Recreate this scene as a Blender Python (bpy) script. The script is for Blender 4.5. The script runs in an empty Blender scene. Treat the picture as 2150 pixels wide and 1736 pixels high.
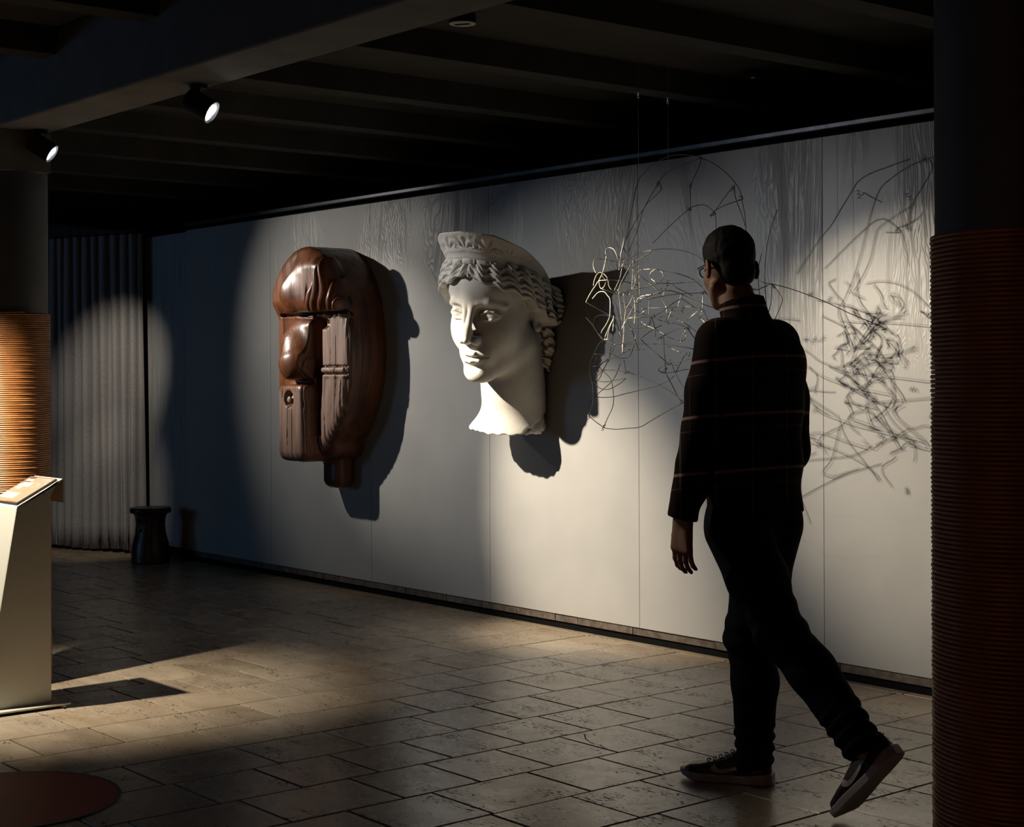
import bpy, bmesh, math, random
import numpy as np
from mathutils import Vector, Matrix
random.seed(7)
rng = np.random.default_rng(7)
SC = bpy.context.scene
COL = SC.collection
PI = math.pi

# ---------------------------------------------------------------- camera
FPX, HY, ROLL, YAW, EYE = 3368.6, 776.3, 0.004928, 0.882267, 1.30
cam_data = bpy.data.cameras.new('camera')
cam = bpy.data.objects.new('camera', cam_data)
COL.objects.link(cam)
cam_data.sensor_width = 36.0
cam_data.sensor_fit = 'HORIZONTAL'
cam_data.lens = 36.0 * FPX / 2150.0
cam_data.shift_y = -(868.0 - HY) / 2150.0
cam_data.clip_start = 0.05
cam.matrix_world = (Matrix.Translation((0, 0, EYE)) @ Matrix.Rotation(YAW, 4, 'Z')
                    @ Matrix.Rotation(PI / 2, 4, 'X') @ Matrix.Rotation(-ROLL, 4, 'Z'))
SC.camera = cam

# ---------------------------------------------------------------- exposure, world
SC.view_settings.view_transform = 'Standard'
SC.view_settings.look = 'None'
SC.view_settings.gamma = 1.0
SC.view_settings.use_curve_mapping = False
SC.view_settings.exposure = 0.0
SC.cycles.max_bounces = 5
SC.cycles.diffuse_bounces = 1
SC.cycles.glossy_bounces = 3
SC.cycles.caustics_reflective = False
SC.cycles.caustics_refractive = False
world = bpy.data.worlds.new('world')
SC.world = world
world.use_nodes = True
world.node_tree.nodes['Background'].inputs[0].default_value = (0.02, 0.035, 0.06, 1)
world.node_tree.nodes['Background'].inputs[1].default_value = 0.05

# ---------------------------------------------------------------- lamps (spots of the gallery track, daylight, added fill areas)
def spot(name, loc, aim, power, angle, blend, col, rad=0.02):
    ld = bpy.data.lights.new(name, 'SPOT')
    ld.energy = power
    ld.spot_size = math.radians(angle)
    ld.spot_blend = blend
    ld.color = col
    ld.shadow_soft_size = rad
    o = bpy.data.objects.new(name, ld)
    COL.objects.link(o)
    o.location = loc
    d = Vector(aim) - Vector(loc)
    o.rotation_euler = d.to_track_quat('-Z', 'Y').to_euler()
    return o
def area(name, loc, aim, power, sx, sy, col):
    ld = bpy.data.lights.new(name, 'AREA')
    ld.shape = 'RECTANGLE'; ld.size = sx; ld.size_y = sy
    ld.energy = power; ld.color = col
    o = bpy.data.objects.new(name, ld)
    COL.objects.link(o)
    o.location = loc
    d = Vector(aim) - Vector(loc)
    o.rotation_euler = d.to_track_quat('-Z', 'Y').to_euler()
    return o
WARM = (1.0, 0.86, 0.66)
COOL = (0.80, 0.90, 1.0)
L1 = (-4.96, 2.735, 2.20); L2 = (-6.30, 2.735, 2.20); L3 = (-7.08, 3.28, 2.42); L4 = (-9.15, 3.45, 2.40)
def lamp(name, loc, aim, power, angle, blend, col, n=3, off=.016, rad=.005):
    """one spot lamp with a few bright emitters behind its lens"""
    d = (Vector(aim) - Vector(loc)).normalized()
    a = d.cross(Vector((0, 0, 1))).normalized(); b = a.cross(d)
    p = Vector(loc) + d * .02
    for k in range(n):
        w = 2 * PI * k / n + .5
        q = p + (a * math.cos(w) + b * math.sin(w)) * off
        spot(name, q[:], (Vector(aim) + (q - p))[:], power / n, angle, blend, col, rad)
NEUT = (1.0, .93, .82)
lamp('lamp_light', L4, (-7.70, 5.3, 1.25), 230, 36, 1.0, NEUT)
spot('lamp_spill', L4, (-8.15, 5.3, 1.40), 85, 66, 1.0, NEUT, .02)
lamp('lamp_light', L3, (-5.88, 5.3, .50), 800, 34, 1.0, WARM)
spot('lamp_spill', L3, (-5.85, 5.3, .80), 78, 66, 1.0, (.95, .93, .90), .008)
lamp('lamp_light', L2, (-3.72, 5.3, .92), 620, 33, 1.0, WARM)
spot('lamp_spill', L2, (-4.0, 5.3, 1.10), 72, 56, 1.0, (.93, .94, .95), .008)
lamp('lamp_light', L1, (-1.6, 4.31, .17), 40, 50, .9, WARM)
spot('lectern_light', (-6.12, 1.85, 2.28), (-6.12, 2.45, .6), 480, 56, 1.0, (1.0, .88, .70), .02)
spot('curtain_light', (-9.3, 4.0, 2.2), (-10.70, 5.12, 1.30), 80, 33, 1.0, WARM, .02)
spot('curtain_light', (-9.3, 4.0, 2.2), (-10.80, 5.0, .30), 75, 32, 1.0, WARM, .02)
area('daylight_left', (-11.5, -2.3, 1.3), (-9.3, 5.3, .9), 14, 1.6, 1.4, (.34, .60, 1.0))
area('warm_fill', (-1.2, -2.2, 1.2), (-2.5, 3.5, .5), 3.2, 1.5, 1.0, (1.0, .50, .32))  # added warm fill behind the camera, no such source in the room
area('beam_fill', (-9.8, 0.3, 1.5), (-7.4, 2.52, 2.4), 2.6, .9, .9, (.22, .62, 1.0))  # added blue fill that tints the beam's left end and the column

# ---------------------------------------------------------------- helpers
CAMF = np.array([-math.sin(YAW), math.cos(YAW), 0.0])
CAMR = np.array([math.cos(YAW), math.sin(YAW), 0.0])
def ray(x, y):
    a = x - 1075.0; b = y - HY
    u = math.cos(ROLL) * a - math.sin(ROLL) * b
    v = math.sin(ROLL) * a + math.cos(ROLL) * b
    return CAMF + CAMR * (u / FPX) - np.array([0, 0, 1.0]) * (v / FPX)
def on_y(x, y, Y):           # the point of a plane Y = const seen at a photo pixel
    r = ray(x, y); return np.array([0, 0, EYE]) + r * (Y / r[1])
def on_z(x, y, Z):
    r = ray(x, y); return np.array([0, 0, EYE]) + r * ((Z - EYE) / r[2])
def at_depth(x, y, D):
    return np.array([0, 0, EYE]) + ray(x, y) * D

def tag(o, label=None, cat=None, group=None, kind=None):
    if label: o['label'] = label
    if cat: o['category'] = cat
    if group: o['group'] = group
    if kind: o['kind'] = kind
    return o
def empty(name, loc, label=None, cat=None, group=None):
    o = bpy.data.objects.new(name, None)
    COL.objects.link(o); o.location = loc
    o.empty_display_size = 0.1
    return tag(o, label, cat, group)
def link(name, me, mat=None, parent=None, smooth=False):
    o = bpy.data.objects.new(name, me)
    COL.objects.link(o)
    if mat: me.materials.append(mat)
    if parent is not None:
        o.parent = parent
        # geometry is written in world coordinates: undo the parent's place
        o.matrix_parent_inverse = parent_world(parent).inverted()
    if smooth:
        me.polygons.foreach_set('use_smooth', np.ones(len(me.polygons), dtype=bool))
    return o
def parent_world(p):
    m = Matrix.LocRotScale(p.location, p.rotation_euler, p.scale)
    q = p
    while q.parent is not None:
        m = Matrix.LocRotScale(q.parent.location, q.parent.rotation_euler, q.parent.scale) @ q.matrix_parent_inverse @ m
        q = q.parent
    return m
def mesh_np(name, V, Q):
    V = np.asarray(V, dtype=np.float32).reshape(-1, 3)
    Q = np.asarray(Q, dtype=np.int32)
    n = Q.shape[1]
    me = bpy.data.meshes.new(name)
    me.vertices.add(len(V)); me.vertices.foreach_set('co', V.ravel())
    me.loops.add(Q.size); me.loops.foreach_set('vertex_index', Q.ravel())
    me.polygons.add(len(Q))
    me.polygons.foreach_set('loop_start', np.arange(0, Q.size, n, dtype=np.int32))
    me.update(calc_edges=True)
    me.validate()
    return me
class MB:
    """collects plain shapes in world space into one mesh"""
    def __init__(self): self.v = []; self.f = []
    def add(self, verts, faces):
        b = len(self.v); self.v += [tuple(p) for p in verts]
        self.f += [tuple(i + b for i in f) for f in faces]
        return self
    def box(self, lo, hi, ch=0.0, M=None):
        x0, y0, z0 = lo; x1, y1, z1 = hi
        if ch <= 0:
            v = [(x, y, z) for z in (z0, z1) for y in (y0, y1) for x in (x0, x1)]
            f = [(0, 2, 3, 1), (4, 5, 7, 6), (0, 1, 5, 4), (2, 6, 7, 3), (0, 4, 6, 2), (1, 3, 7, 5)]
        else:
            bm = bmesh.new()
            r = bmesh.ops.create_cube(bm, size=1)
            for w in bm.verts:
                w.co = Vector(((x0 + x1) / 2 + w.co.x * (x1 - x0), (y0 + y1) / 2 + w.co.y * (y1 - y0), (z0 + z1) / 2 + w.co.z * (z1 - z0)))
            bmesh.ops.bevel(bm, geom=bm.edges[:], offset=ch, segments=2, profile=0.5, affect='EDGES')
            bm.verts.index_update()
            v = [w.co[:] for w in bm.verts]; f = [tuple(w.index for w in q.verts) for q in bm.faces]
            bm.free()
        if M is not None: v = [tuple(M @ Vector(p)) for p in v]
        return self.add(v, f)
    def lathe(self, prof, c=(0, 0, 0), n=48, M=None, cap=True):
        v = []; f = []
        for r, z in prof:
            for i in range(n):
                a = 2 * PI * i / n
                p = Vector((r * math.cos(a), r * math.sin(a), z))
                if M is not None: p = M @ p
                v.append((p.x + c[0], p.y + c[1], p.z + c[2]))
        m = len(prof)
        for j in range(m - 1):
            for i in range(n):
                k = (i + 1) % n
                f.append((j * n + i, j * n + k, (j + 1) * n + k, (j + 1) * n + i))
        if cap:
            f.append(tuple(reversed(range(n)))); f.append(tuple((m - 1) * n + i for i in range(n)))
        return self.add(v, f)
    def tube(self, pts, r, n=8, cap=True):
        pts = [Vector(p) for p in pts]
        rs = r if hasattr(r, '__len__') else [r] * len(pts)
        v = []; f = []
        up = Vector((0.13, 0.21, 1)).normalized(); prev = None
        for i, p in enumerate(pts):
            t = (pts[min(i + 1, len(pts) - 1)] - pts[max(i - 1, 0)])
            t = t.normalized() if t.length > 1e-9 else Vector((0, 0, 1))
            if prev is None:
                a = t.cross(up)
                if a.length < 1e-3: a = t.cross(Vector((1, 0, 0)))
                a.normalize()
            else:
                a = (prev - t * prev.dot(t))
                a = a.normalized() if a.length > 1e-6 else t.orthogonal().normalized()
            prev = a; b = t.cross(a)
            for k in range(n):
                w = 2 * PI * k / n
                q = p + (a * math.cos(w) + b * math.sin(w)) * rs[i]
                v.append(q[:])
        for i in range(len(pts) - 1):
            for k in range(n):
                l = (k + 1) % n
                f.append((i * n + k, i * n + l, (i + 1) * n + l, (i + 1) * n + k))
        if cap:
            f.append(tuple(reversed(range(n)))); f.append(tuple((len(pts) - 1) * n + k for k in range(n)))
        return self.add(v, f)
    def prism(self, poly, axis, a, b):
        """extrude a 2D polygon along world axis from a to b"""
        def P(u, w, s):
            return {'x': (s, u, w), 'y': (u, s, w), 'z': (u, w, s)}[axis]
        n = len(poly)
        v = [P(u, w, a) for u, w in poly] + [P(u, w, b) for u, w in poly]
        f = [tuple(range(n)), tuple(reversed(range(n, 2 * n)))]
        f += [(i, (i + 1) % n + 0, (i + 1) % n + n, i + n) for i in range(n)]
        return self.add(v, f)
    def build(self, name, mat=None, parent=None, smooth=False, angle=None):
        me = bpy.data.meshes.new(name)
        me.from_pydata(self.v, [], self.f)
        bm = bmesh.new(); bm.from_mesh(me)
        bmesh.ops.recalc_face_normals(bm, faces=bm.faces[:])
        if angle is not None:
            for e in bm.edges:
                if len(e.link_faces) == 2 and e.calc_face_angle(0) > math.radians(angle): e.smooth = False
            for q in bm.faces: q.smooth = True
        bm.to_mesh(me); bm.free()
        return link(name, me, mat, parent, smooth)
def spline(pts, n=10):
    """Catmull-Rom through points"""
    P = [np.array(p, float) for p in pts]
    if len(P) < 3: return [tuple(p) for p in P]
    out = []
    Q = [2 * P[0] - P[1]] + P + [2 * P[-1] - P[-2]]
    for i in range(1, len(Q) - 2):
        for k in range(n):
            t = k / n
            out.append(tuple(0.5 * ((2 * Q[i]) + (-Q[i - 1] + Q[i + 1]) * t + (2 * Q[i - 1] - 5 * Q[i] + 4 * Q[i + 1] - Q[i + 2]) * t * t
                       + (-Q[i - 1] + 3 * Q[i] - 3 * Q[i + 1] + Q[i + 2]) * t ** 3)))
    out.append(tuple(P[-1]))
    return out

# ---------------------------------------------------------------- materials
class NT:
    def __init__(self, name, color=(.5, .5, .5), rough=.5, metal=0.0, spec=0.5):
        self.m = bpy.data.materials.new(name); self.m.use_nodes = True
        self.t = self.m.node_tree; self.b = self.t.nodes['Principled BSDF']
        self.b.inputs['Base Color'].default_value = (*color, 1)
        self.b.inputs['Roughness'].default_value = rough
        self.b.inputs['Metallic'].default_value = metal
        self.b.inputs['Specular IOR Level'].default_value = spec
        self.n = 0
    def node(self, typ, **kw):
        n = self.t.nodes.new(typ); self.n += 1
        n.location = (-200 - 180 * (self.n % 7), 300 - 120 * (self.n // 7))
        for k, v in kw.items(): setattr(n, k, v)
        return n
    def L(self, a, b): self.t.links.new(a, b)
    def coord(self, kind='Object', scale=(1, 1, 1), rot=(0, 0, 0), loc=(0, 0, 0)):
        c = self.node('ShaderNodeTexCoord'); mp = self.node('ShaderNodeMapping')
        mp.inputs['Scale'].default_value = scale; mp.inputs['Rotation'].default_value = rot; mp.inputs['Location'].default_value = loc
        self.L(c.outputs[kind], mp.inputs[0]); return mp.outputs[0]
    def geo(self, scale=(1, 1, 1), loc=(0, 0, 0)):
        g = self.node('ShaderNodeNewGeometry'); mp = self.node('ShaderNodeMapping')
        mp.inputs['Scale'].default_value = scale; mp.inputs['Location'].default_value = loc
        self.L(g.outputs['Position'], mp.inputs[0]); return mp.outputs[0]
    def noise(self, vec, scale=5, detail=4, rough=.5, dist=0.0, out='Fac'):
        n = self.node('ShaderNodeTexNoise')
        n.inputs['Scale'].default_value = scale; n.inputs['Detail'].default_value = detail
        n.inputs['Roughness'].default_value = rough; n.inputs['Distortion'].default_value = dist
        if vec is not None: self.L(vec, n.inputs['Vector'])
        return n.outputs[out]
    def ramp(self, fac, stops, interp='LINEAR'):
        r = self.node('ShaderNodeValToRGB'); r.color_ramp.interpolation = interp
        e = r.color_ramp.elements
        while len(e) > 1: e.remove(e[-1])
        e[0].position = stops[0][0]; e[0].color = (*stops[0][1], 1) if hasattr(stops[0][1], '__len__') else (stops[0][1],) * 3 + (1,)
        for p, c in stops[1:]:
            k = e.new(p); k.color = (*c, 1) if hasattr(c, '__len__') else (c, c, c, 1)
        self.L(fac, r.inputs[0]); return r.outputs[0]
    def math(self, op, a, b=None, c=None):
        n = self.node('ShaderNodeMath', operation=op)
        for i, s in enumerate((a, b, c)):
            if s is None: continue
            if isinstance(s, (int, float)): n.inputs[i].default_value = s
            else: self.L(s, n.inputs[i])
        return n.outputs[0]
    def mix(self, fac, a, b, mode='MIX'):
        n = self.node('ShaderNodeMix', data_type='RGBA', blend_type=mode)
        for i, s in ((0, fac), (6, a), (7, b)):
            if isinstance(s, (int, float)): n.inputs[i].default_value = s
            elif isinstance(s, tuple): n.inputs[i].default_value = (*s, 1)
            else: self.L(s, n.inputs[i])
        return n.outputs[2]
    def color(self, s): self.L(s, self.b.inputs['Base Color']); return self
    def rough(self, s): self.L(s, self.b.inputs['Roughness']); return self
    def bump(self, h, strength=.5, dist=.002):
        b = self.node('ShaderNodeBump'); b.inputs['Strength'].default_value = strength; b.inputs['Distance'].default_value = dist
        self.L(h, b.inputs['Height'])
        if self.b.inputs['Normal'].is_linked:
            self.L(self.b.inputs['Normal'].links[0].from_socket, b.inputs['Normal'])
        self.L(b.outputs[0], self.b.inputs['Normal']); return self

def mat_travertine():
    t = NT('travertine', rough=.35)
    P = t.geo()
    oi = t.node('ShaderNodeObjectInfo')
    tint = t.ramp(oi.outputs['Random'], [(0, (.20, .148, .102)), (.25, (.33, .265, .195)), (.5, (.26, .195, .13)), (.75, (.38, .315, .235)), (1, (.25, .20, .15))])
    off = t.node('ShaderNodeVectorMath', operation='MULTIPLY_ADD')
    cm = t.node('ShaderNodeCombineXYZ'); t.L(oi.outputs['Random'], cm.inputs[0]); t.L(oi.outputs['Random'], cm.inputs[1])
    t.L(cm.outputs[0], off.inputs[0]); off.inputs[1].default_value = (37, 53, 0); t.L(P, off.inputs[2])
    mp = t.node('ShaderNodeMapping'); mp.inputs['Scale'].default_value = (1.0, 2.2, 1.0); mp.inputs['Rotation'].default_value = (0, 0, .25); t.L(off.outputs[0], mp.inputs[0])
    cloud = t.noise(mp.outputs[0], 3.2, 6, .62, .6)
    base = t.mix(t.ramp(cloud, [(.32, 0.0), (.7, 1.0)]), tint, t.mix(.5, tint, (.50, .42, .32)))
    brown = t.noise(t.geo((1, 1.5, 1)), 1.7, 5, .6, .5)
    base = t.mix(t.ramp(brown, [(.52, 0.0), (.75, .6)]), base, (.20, .125, .07))
    pit1 = t.noise(mp.outputs[0], 42, 3, .6, .3)
    area_ = t.noise(mp.outputs[0], 4.5, 2, .5)
    th = t.math('SUBTRACT', pit1, t.math('MULTIPLY', t.math('SUBTRACT', .58, area_), .55))
    pits = t.ramp(th, [(.585, 0.0), (.63, 1.0)])
    base = t.mix(t.math('MULTIPLY', pits, .8), base, (.035, .022, .014))
    t.color(base)
    rr = t.noise(P, 9, 4, .6)
    t.rough(t.math('ADD', t.math('ADD', t.math('MULTIPLY', rr, .22), .16), t.math('MULTIPLY', pits, .35)))
    t.bump(t.math('SUBTRACT', t.math('MULTIPLY', t.noise(P, 14, 4, .6), .35), pits), .55, .0016)
    return t.m
def mat_panel():
    t = NT('painted_plywood', (.50, .50, .50), .42, 0, .55)
    P = t.coord('Object', (1, 1, 1))
    oi = t.node('ShaderNodeObjectInfo')
    off = t.node('ShaderNodeVectorMath', operation='MULTIPLY_ADD')
    cm = t.node('ShaderNodeCombineXYZ'); t.L(oi.outputs['Random'], cm.inputs[0]); t.L(oi.outputs['Random'], cm.inputs[2])
    t.L(cm.outputs[0], off.inputs[0]); off.inputs[1].default_value = (17, 0, 31); t.L(P, off.inputs[2])
    mp = t.node('ShaderNodeMapping'); mp.inputs['Scale'].default_value = (1.0, 1.0, .22); t.L(off.outputs[0], mp.inputs[0])
    f = t.noise(mp.outputs[0], 2.6, 4, .55, .5)
    rings = t.math('SINE', t.math('MULTIPLY', f, 175.0))
    line = t.math('POWER', t.math('ABSOLUTE', rings), 3.0)
    sep = t.node('ShaderNodeSeparateXYZ'); t.L(P, sep.inputs[0])
    amt = t.math('MULTIPLY', t.ramp(t.noise(mp.outputs[0], 1.9, 2, .5), [(.42, .08), (.60, 1.0)]), t.ramp(t.math('DIVIDE', sep.outputs[2], 2.3), [(.50, .05), (.66, .45), (.85, 1.0)]))
    t.bump(t.math('MULTIPLY', line, amt), .7, .0018)
    fine = t.noise(t.coord('Object', (60, 1, 3)), 6, 3, .6)
    t.bump(fine, .12, .0006)
    mott = t.noise(P, 3, 3, .5)
    t.color(t.ramp(mott, [(.3, (.40, .395, .39)), (.7, (.45, .445, .435))]))
    t.rough(t.math('ADD', t.math('MULTIPLY', fine, .12), .32))
    return t.m
def mat_plaster():
    t = NT('white_plaster', (.80, .77, .71), .62, 0, .35)
    P = t.geo()
    n = t.noise(P, 9, 5, .6)
    n2 = t.noise(P, 60, 4, .6)
    t.color(t.mix(t.ramp(n2, [(.6, 0.0), (.72, .25)]), t.ramp(n, [(.3, (.72, .685, .62)), (.65, (.83, .80, .74))]), (.45, .38, .30)))
    t.bump(n2, .25, .002)
    return t.m
def mat_oldplaster():
    t = NT('weathered_plaster', (.6, .52, .44), .75, 0, .2)
    P = t.geo()
    n = t.noise(P, 18, 5, .65)
    t.color(t.ramp(n, [(.3, (.42, .34, .28)), (.5, (.60, .52, .44)), (.7, (.72, .66, .58))]))
    t.bump(n, .5, .004)
    return t.m
def mat_darkwood():
    t = NT('oiled_wood', (.16, .06, .03), .38, 0, .6)
    P = t.geo((7, 7, .8))
    f = t.noise(P, 2.2, 5, .6, .4)
    big = t.noise(t.geo((1, 1, .6)), 2.5, 3, .5)
    c = t.ramp(f, [(.28, (.026, .008, .004)), (.45, (.085, .028, .012)), (.6, (.17, .060, .024)), (.75, (.11, .038, .016))])
    t.color(t.mix(t.ramp(big, [(.40, 0.0), (.7, .5)]), c, (.27, .088, .024)))
    # the flat faces (cheek, eye, chin) take a paler, rougher grey-brown than the rest
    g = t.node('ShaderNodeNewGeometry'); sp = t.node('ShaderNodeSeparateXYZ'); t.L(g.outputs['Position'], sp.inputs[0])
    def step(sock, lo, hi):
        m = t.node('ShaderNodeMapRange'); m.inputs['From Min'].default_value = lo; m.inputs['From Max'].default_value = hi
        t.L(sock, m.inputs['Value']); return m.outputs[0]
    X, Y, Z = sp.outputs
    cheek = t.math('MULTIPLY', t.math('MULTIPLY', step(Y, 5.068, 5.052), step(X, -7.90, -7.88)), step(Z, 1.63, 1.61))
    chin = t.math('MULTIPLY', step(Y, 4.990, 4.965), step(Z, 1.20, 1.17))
    flat_mask = t.math('MAXIMUM', cheek, chin)
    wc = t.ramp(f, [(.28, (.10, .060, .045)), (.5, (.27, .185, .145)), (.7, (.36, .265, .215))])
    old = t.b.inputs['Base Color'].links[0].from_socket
    t.color(t.mix(t.math('MULTIPLY', flat_mask, .62), old, wc))
    t.rough(t.math('ADD', t.math('ADD', t.math('MULTIPLY', f, .25), .24), t.math('MULTIPLY', flat_mask, .15)))
    t.bump(t.noise(t.geo((10, 10, .7)), 5, 5, .6, .3), .45, .004)
    return t.m
def mat_noisy(name, c0, c1, rough=.6, scale=8, bump=.3, dist=.003, metal=0.0, spec=.5, stretch=(1, 1, 1)):
    t = NT(name, c0, rough, metal, spec)
    n = t.noise(t.geo(stretch), scale, 5, .6, .2)
    t.color(t.ramp(n, [(.3, c0), (.7, c1)]))
    t.bump(n, bump, dist)
    return t.m
M = {}
M['travertine'] = mat_travertine()
M['panel'] = mat_panel()
M['plaster'] = mat_plaster()
M['old_plaster'] = mat_oldplaster()
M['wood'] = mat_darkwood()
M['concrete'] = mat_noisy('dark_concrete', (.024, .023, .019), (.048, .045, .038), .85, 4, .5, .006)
M['pillar'] = mat_noisy('blue_grey_concrete', (.30, .31, .33), (.42, .43, .45), .8, 5, .5, .003, stretch=(4, 4, .6))
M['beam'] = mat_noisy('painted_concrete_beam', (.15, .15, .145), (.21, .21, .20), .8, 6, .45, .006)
M['black'] = mat_noisy('matt_black', (.004, .004, .004), (.007, .007, .007), .9, 10, .1, spec=.1)
M['black_metal'] = mat_noisy('black_powder_coat', (.010, .010, .011), (.018, .018, .019), .38, 60, .1, .0005)
M['grout'] = mat_noisy('dark_grout', (.020, .015, .011), (.045, .034, .025), .95, 20, .4)
M['rail'] = mat_noisy('blued_steel', (.16, .17, .19), (.24, .25, .27), .32, 12, .1, .001, metal=.9)
M['sleeve'] = mat_noisy('painted_steel_column', (.075, .085, .095), (.11, .12, .13), .55, 7, .35, .002)
M['rope'] = mat_noisy('varnished_rope', (.36, .135, .035), (.56, .24, .075), .36, 14, .3, .001, spec=.7)
M['curtain'] = mat_noisy('grey_wool_curtain', (.26, .26, .28), (.36, .36, .38), .95, 90, .5, .002, spec=.1)
M['stone_skirt'] = mat_noisy('stone_skirting', (.055, .040, .030), (.17, .135, .11), .7, 22, .5, .003)
M['stool'] = mat_noisy('dark_turned_wood', (.035, .015, .008), (.085, .038, .018), .35, 5, .3, .002, stretch=(5, 5, 1))
M['white_metal'] = mat_noisy('cream_powder_coat', (.50, .49, .425), (.54, .53, .46), .42, 90, .08, .0004)
M['wire'] = NT('pale_wire', (.72, .69, .60), .40, .25, .6).m  # two tones of wire, pale and dark, within one tangle
M['wire_dark'] = NT('dark_wire', (.045, .042, .038), .55, .4, .4).m
M['nylon'] = NT('steel_thread', (.75, .78, .82), .25, .9, .5).m

# ---------------------------------------------------------------- implicit surfaces (carved and modelled bodies)
f4 = np.float32
def smin(a, b, k):
    h = np.maximum(k - np.abs(a - b), 0) / k
    return np.minimum(a, b) - h * h * k * 0.25
def smax(a, b, k): return -smin(-a, -b, k)
def ell(x, y, z, c, r):
    px, py, pz = (x - f4(c[0])), (y - f4(c[1])), (z - f4(c[2]))
    q = (px / r[0]) ** 2 + (py / r[1]) ** 2 + (pz / r[2]) ** 2
    k0 = np.sqrt(q)
    k1 = np.sqrt((px / r[0] ** 2) ** 2 + (py / r[1] ** 2) ** 2 + (pz / r[2] ** 2) ** 2) + 1e-9
    return k0 * (k0 - 1.0) / k1
def caps(x, y, z, a, b, ra, rb):
    a = np.array(a, f4); b = np.array(b, f4); d = b - a
    px, py, pz = x - a[0], y - a[1], z - a[2]
    t = np.clip((px * d[0] + py * d[1] + pz * d[2]) / f4(d @ d + 1e-12), 0, 1)
    return np.sqrt((px - t * d[0]) ** 2 + (py - t * d[1]) ** 2 + (pz - t * d[2]) ** 2) - (f4(ra) + f4(rb - ra) * t)
def rbox(x, y, z, c, h, r, ang=0.0, ax='z'):
    px, py, pz = x - f4(c[0]), y - f4(c[1]), z - f4(c[2])
    if ang:
        ca, sa = math.cos(ang), math.sin(ang)
        if ax == 'z': px, py = px * ca + py * sa, -px * sa + py * ca
        elif ax == 'y': px, pz = px * ca - pz * sa, px * sa + pz * ca
        else: py, pz = py * ca + pz * sa, -py * sa + pz * ca
    qx, qy, qz = np.abs(px) - (h[0] - r), np.abs(py) - (h[1] - r), np.abs(pz) - (h[2] - r)
    return np.sqrt(np.maximum(qx, 0) ** 2 + np.maximum(qy, 0) ** 2 + np.maximum(qz, 0) ** 2) + np.minimum(np.maximum(qx, np.maximum(qy, qz)), 0) - r
def near(d, x, y, z, lo, hi, fn):
    """update d only where the points lie inside a box"""
    m = (x > lo[0]) & (x < hi[0]) & (y > lo[1]) & (y < hi[1]) & (z > lo[2]) & (z < hi[2])
    if m.any(): d[m] = fn(d[m], x[m], y[m], z[m])
    return d
def chain(d, x, y, z, pts, rs, k, pad=None):
    """smooth-join a chain of tapering capsules"""
    for i in range(len(pts) - 1):
        a, b = pts[i], pts[i + 1]; ra, rb = rs[i], rs[i + 1]
        p = (max(ra, rb) + k * 1.2) if pad is None else pad
        lo = [min(a[j], b[j]) - p for j in range(3)]; hi = [max(a[j], b[j]) + p for j in range(3)]
        near(d, x, y, z, lo, hi, lambda q, X, Y, Z: smin(q, caps(X, Y, Z, a, b, ra, rb), k))
    return d
def vnoise(x, y, z, seed=0):
    """cheap smooth pseudo noise out of sines, about -1..1"""
    s = seed * 1.7
    return (np.sin(x * 1.0 + 1.3 * np.sin(y * 0.9 + s) + s) * np.sin(y * 1.1 + 1.1 * np.sin(z * 1.2 + s * .7)) +
            np.sin(z * 0.95 + 1.2 * np.sin(x * 1.15 + s * 1.3)) * 0.7) / 1.5
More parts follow.
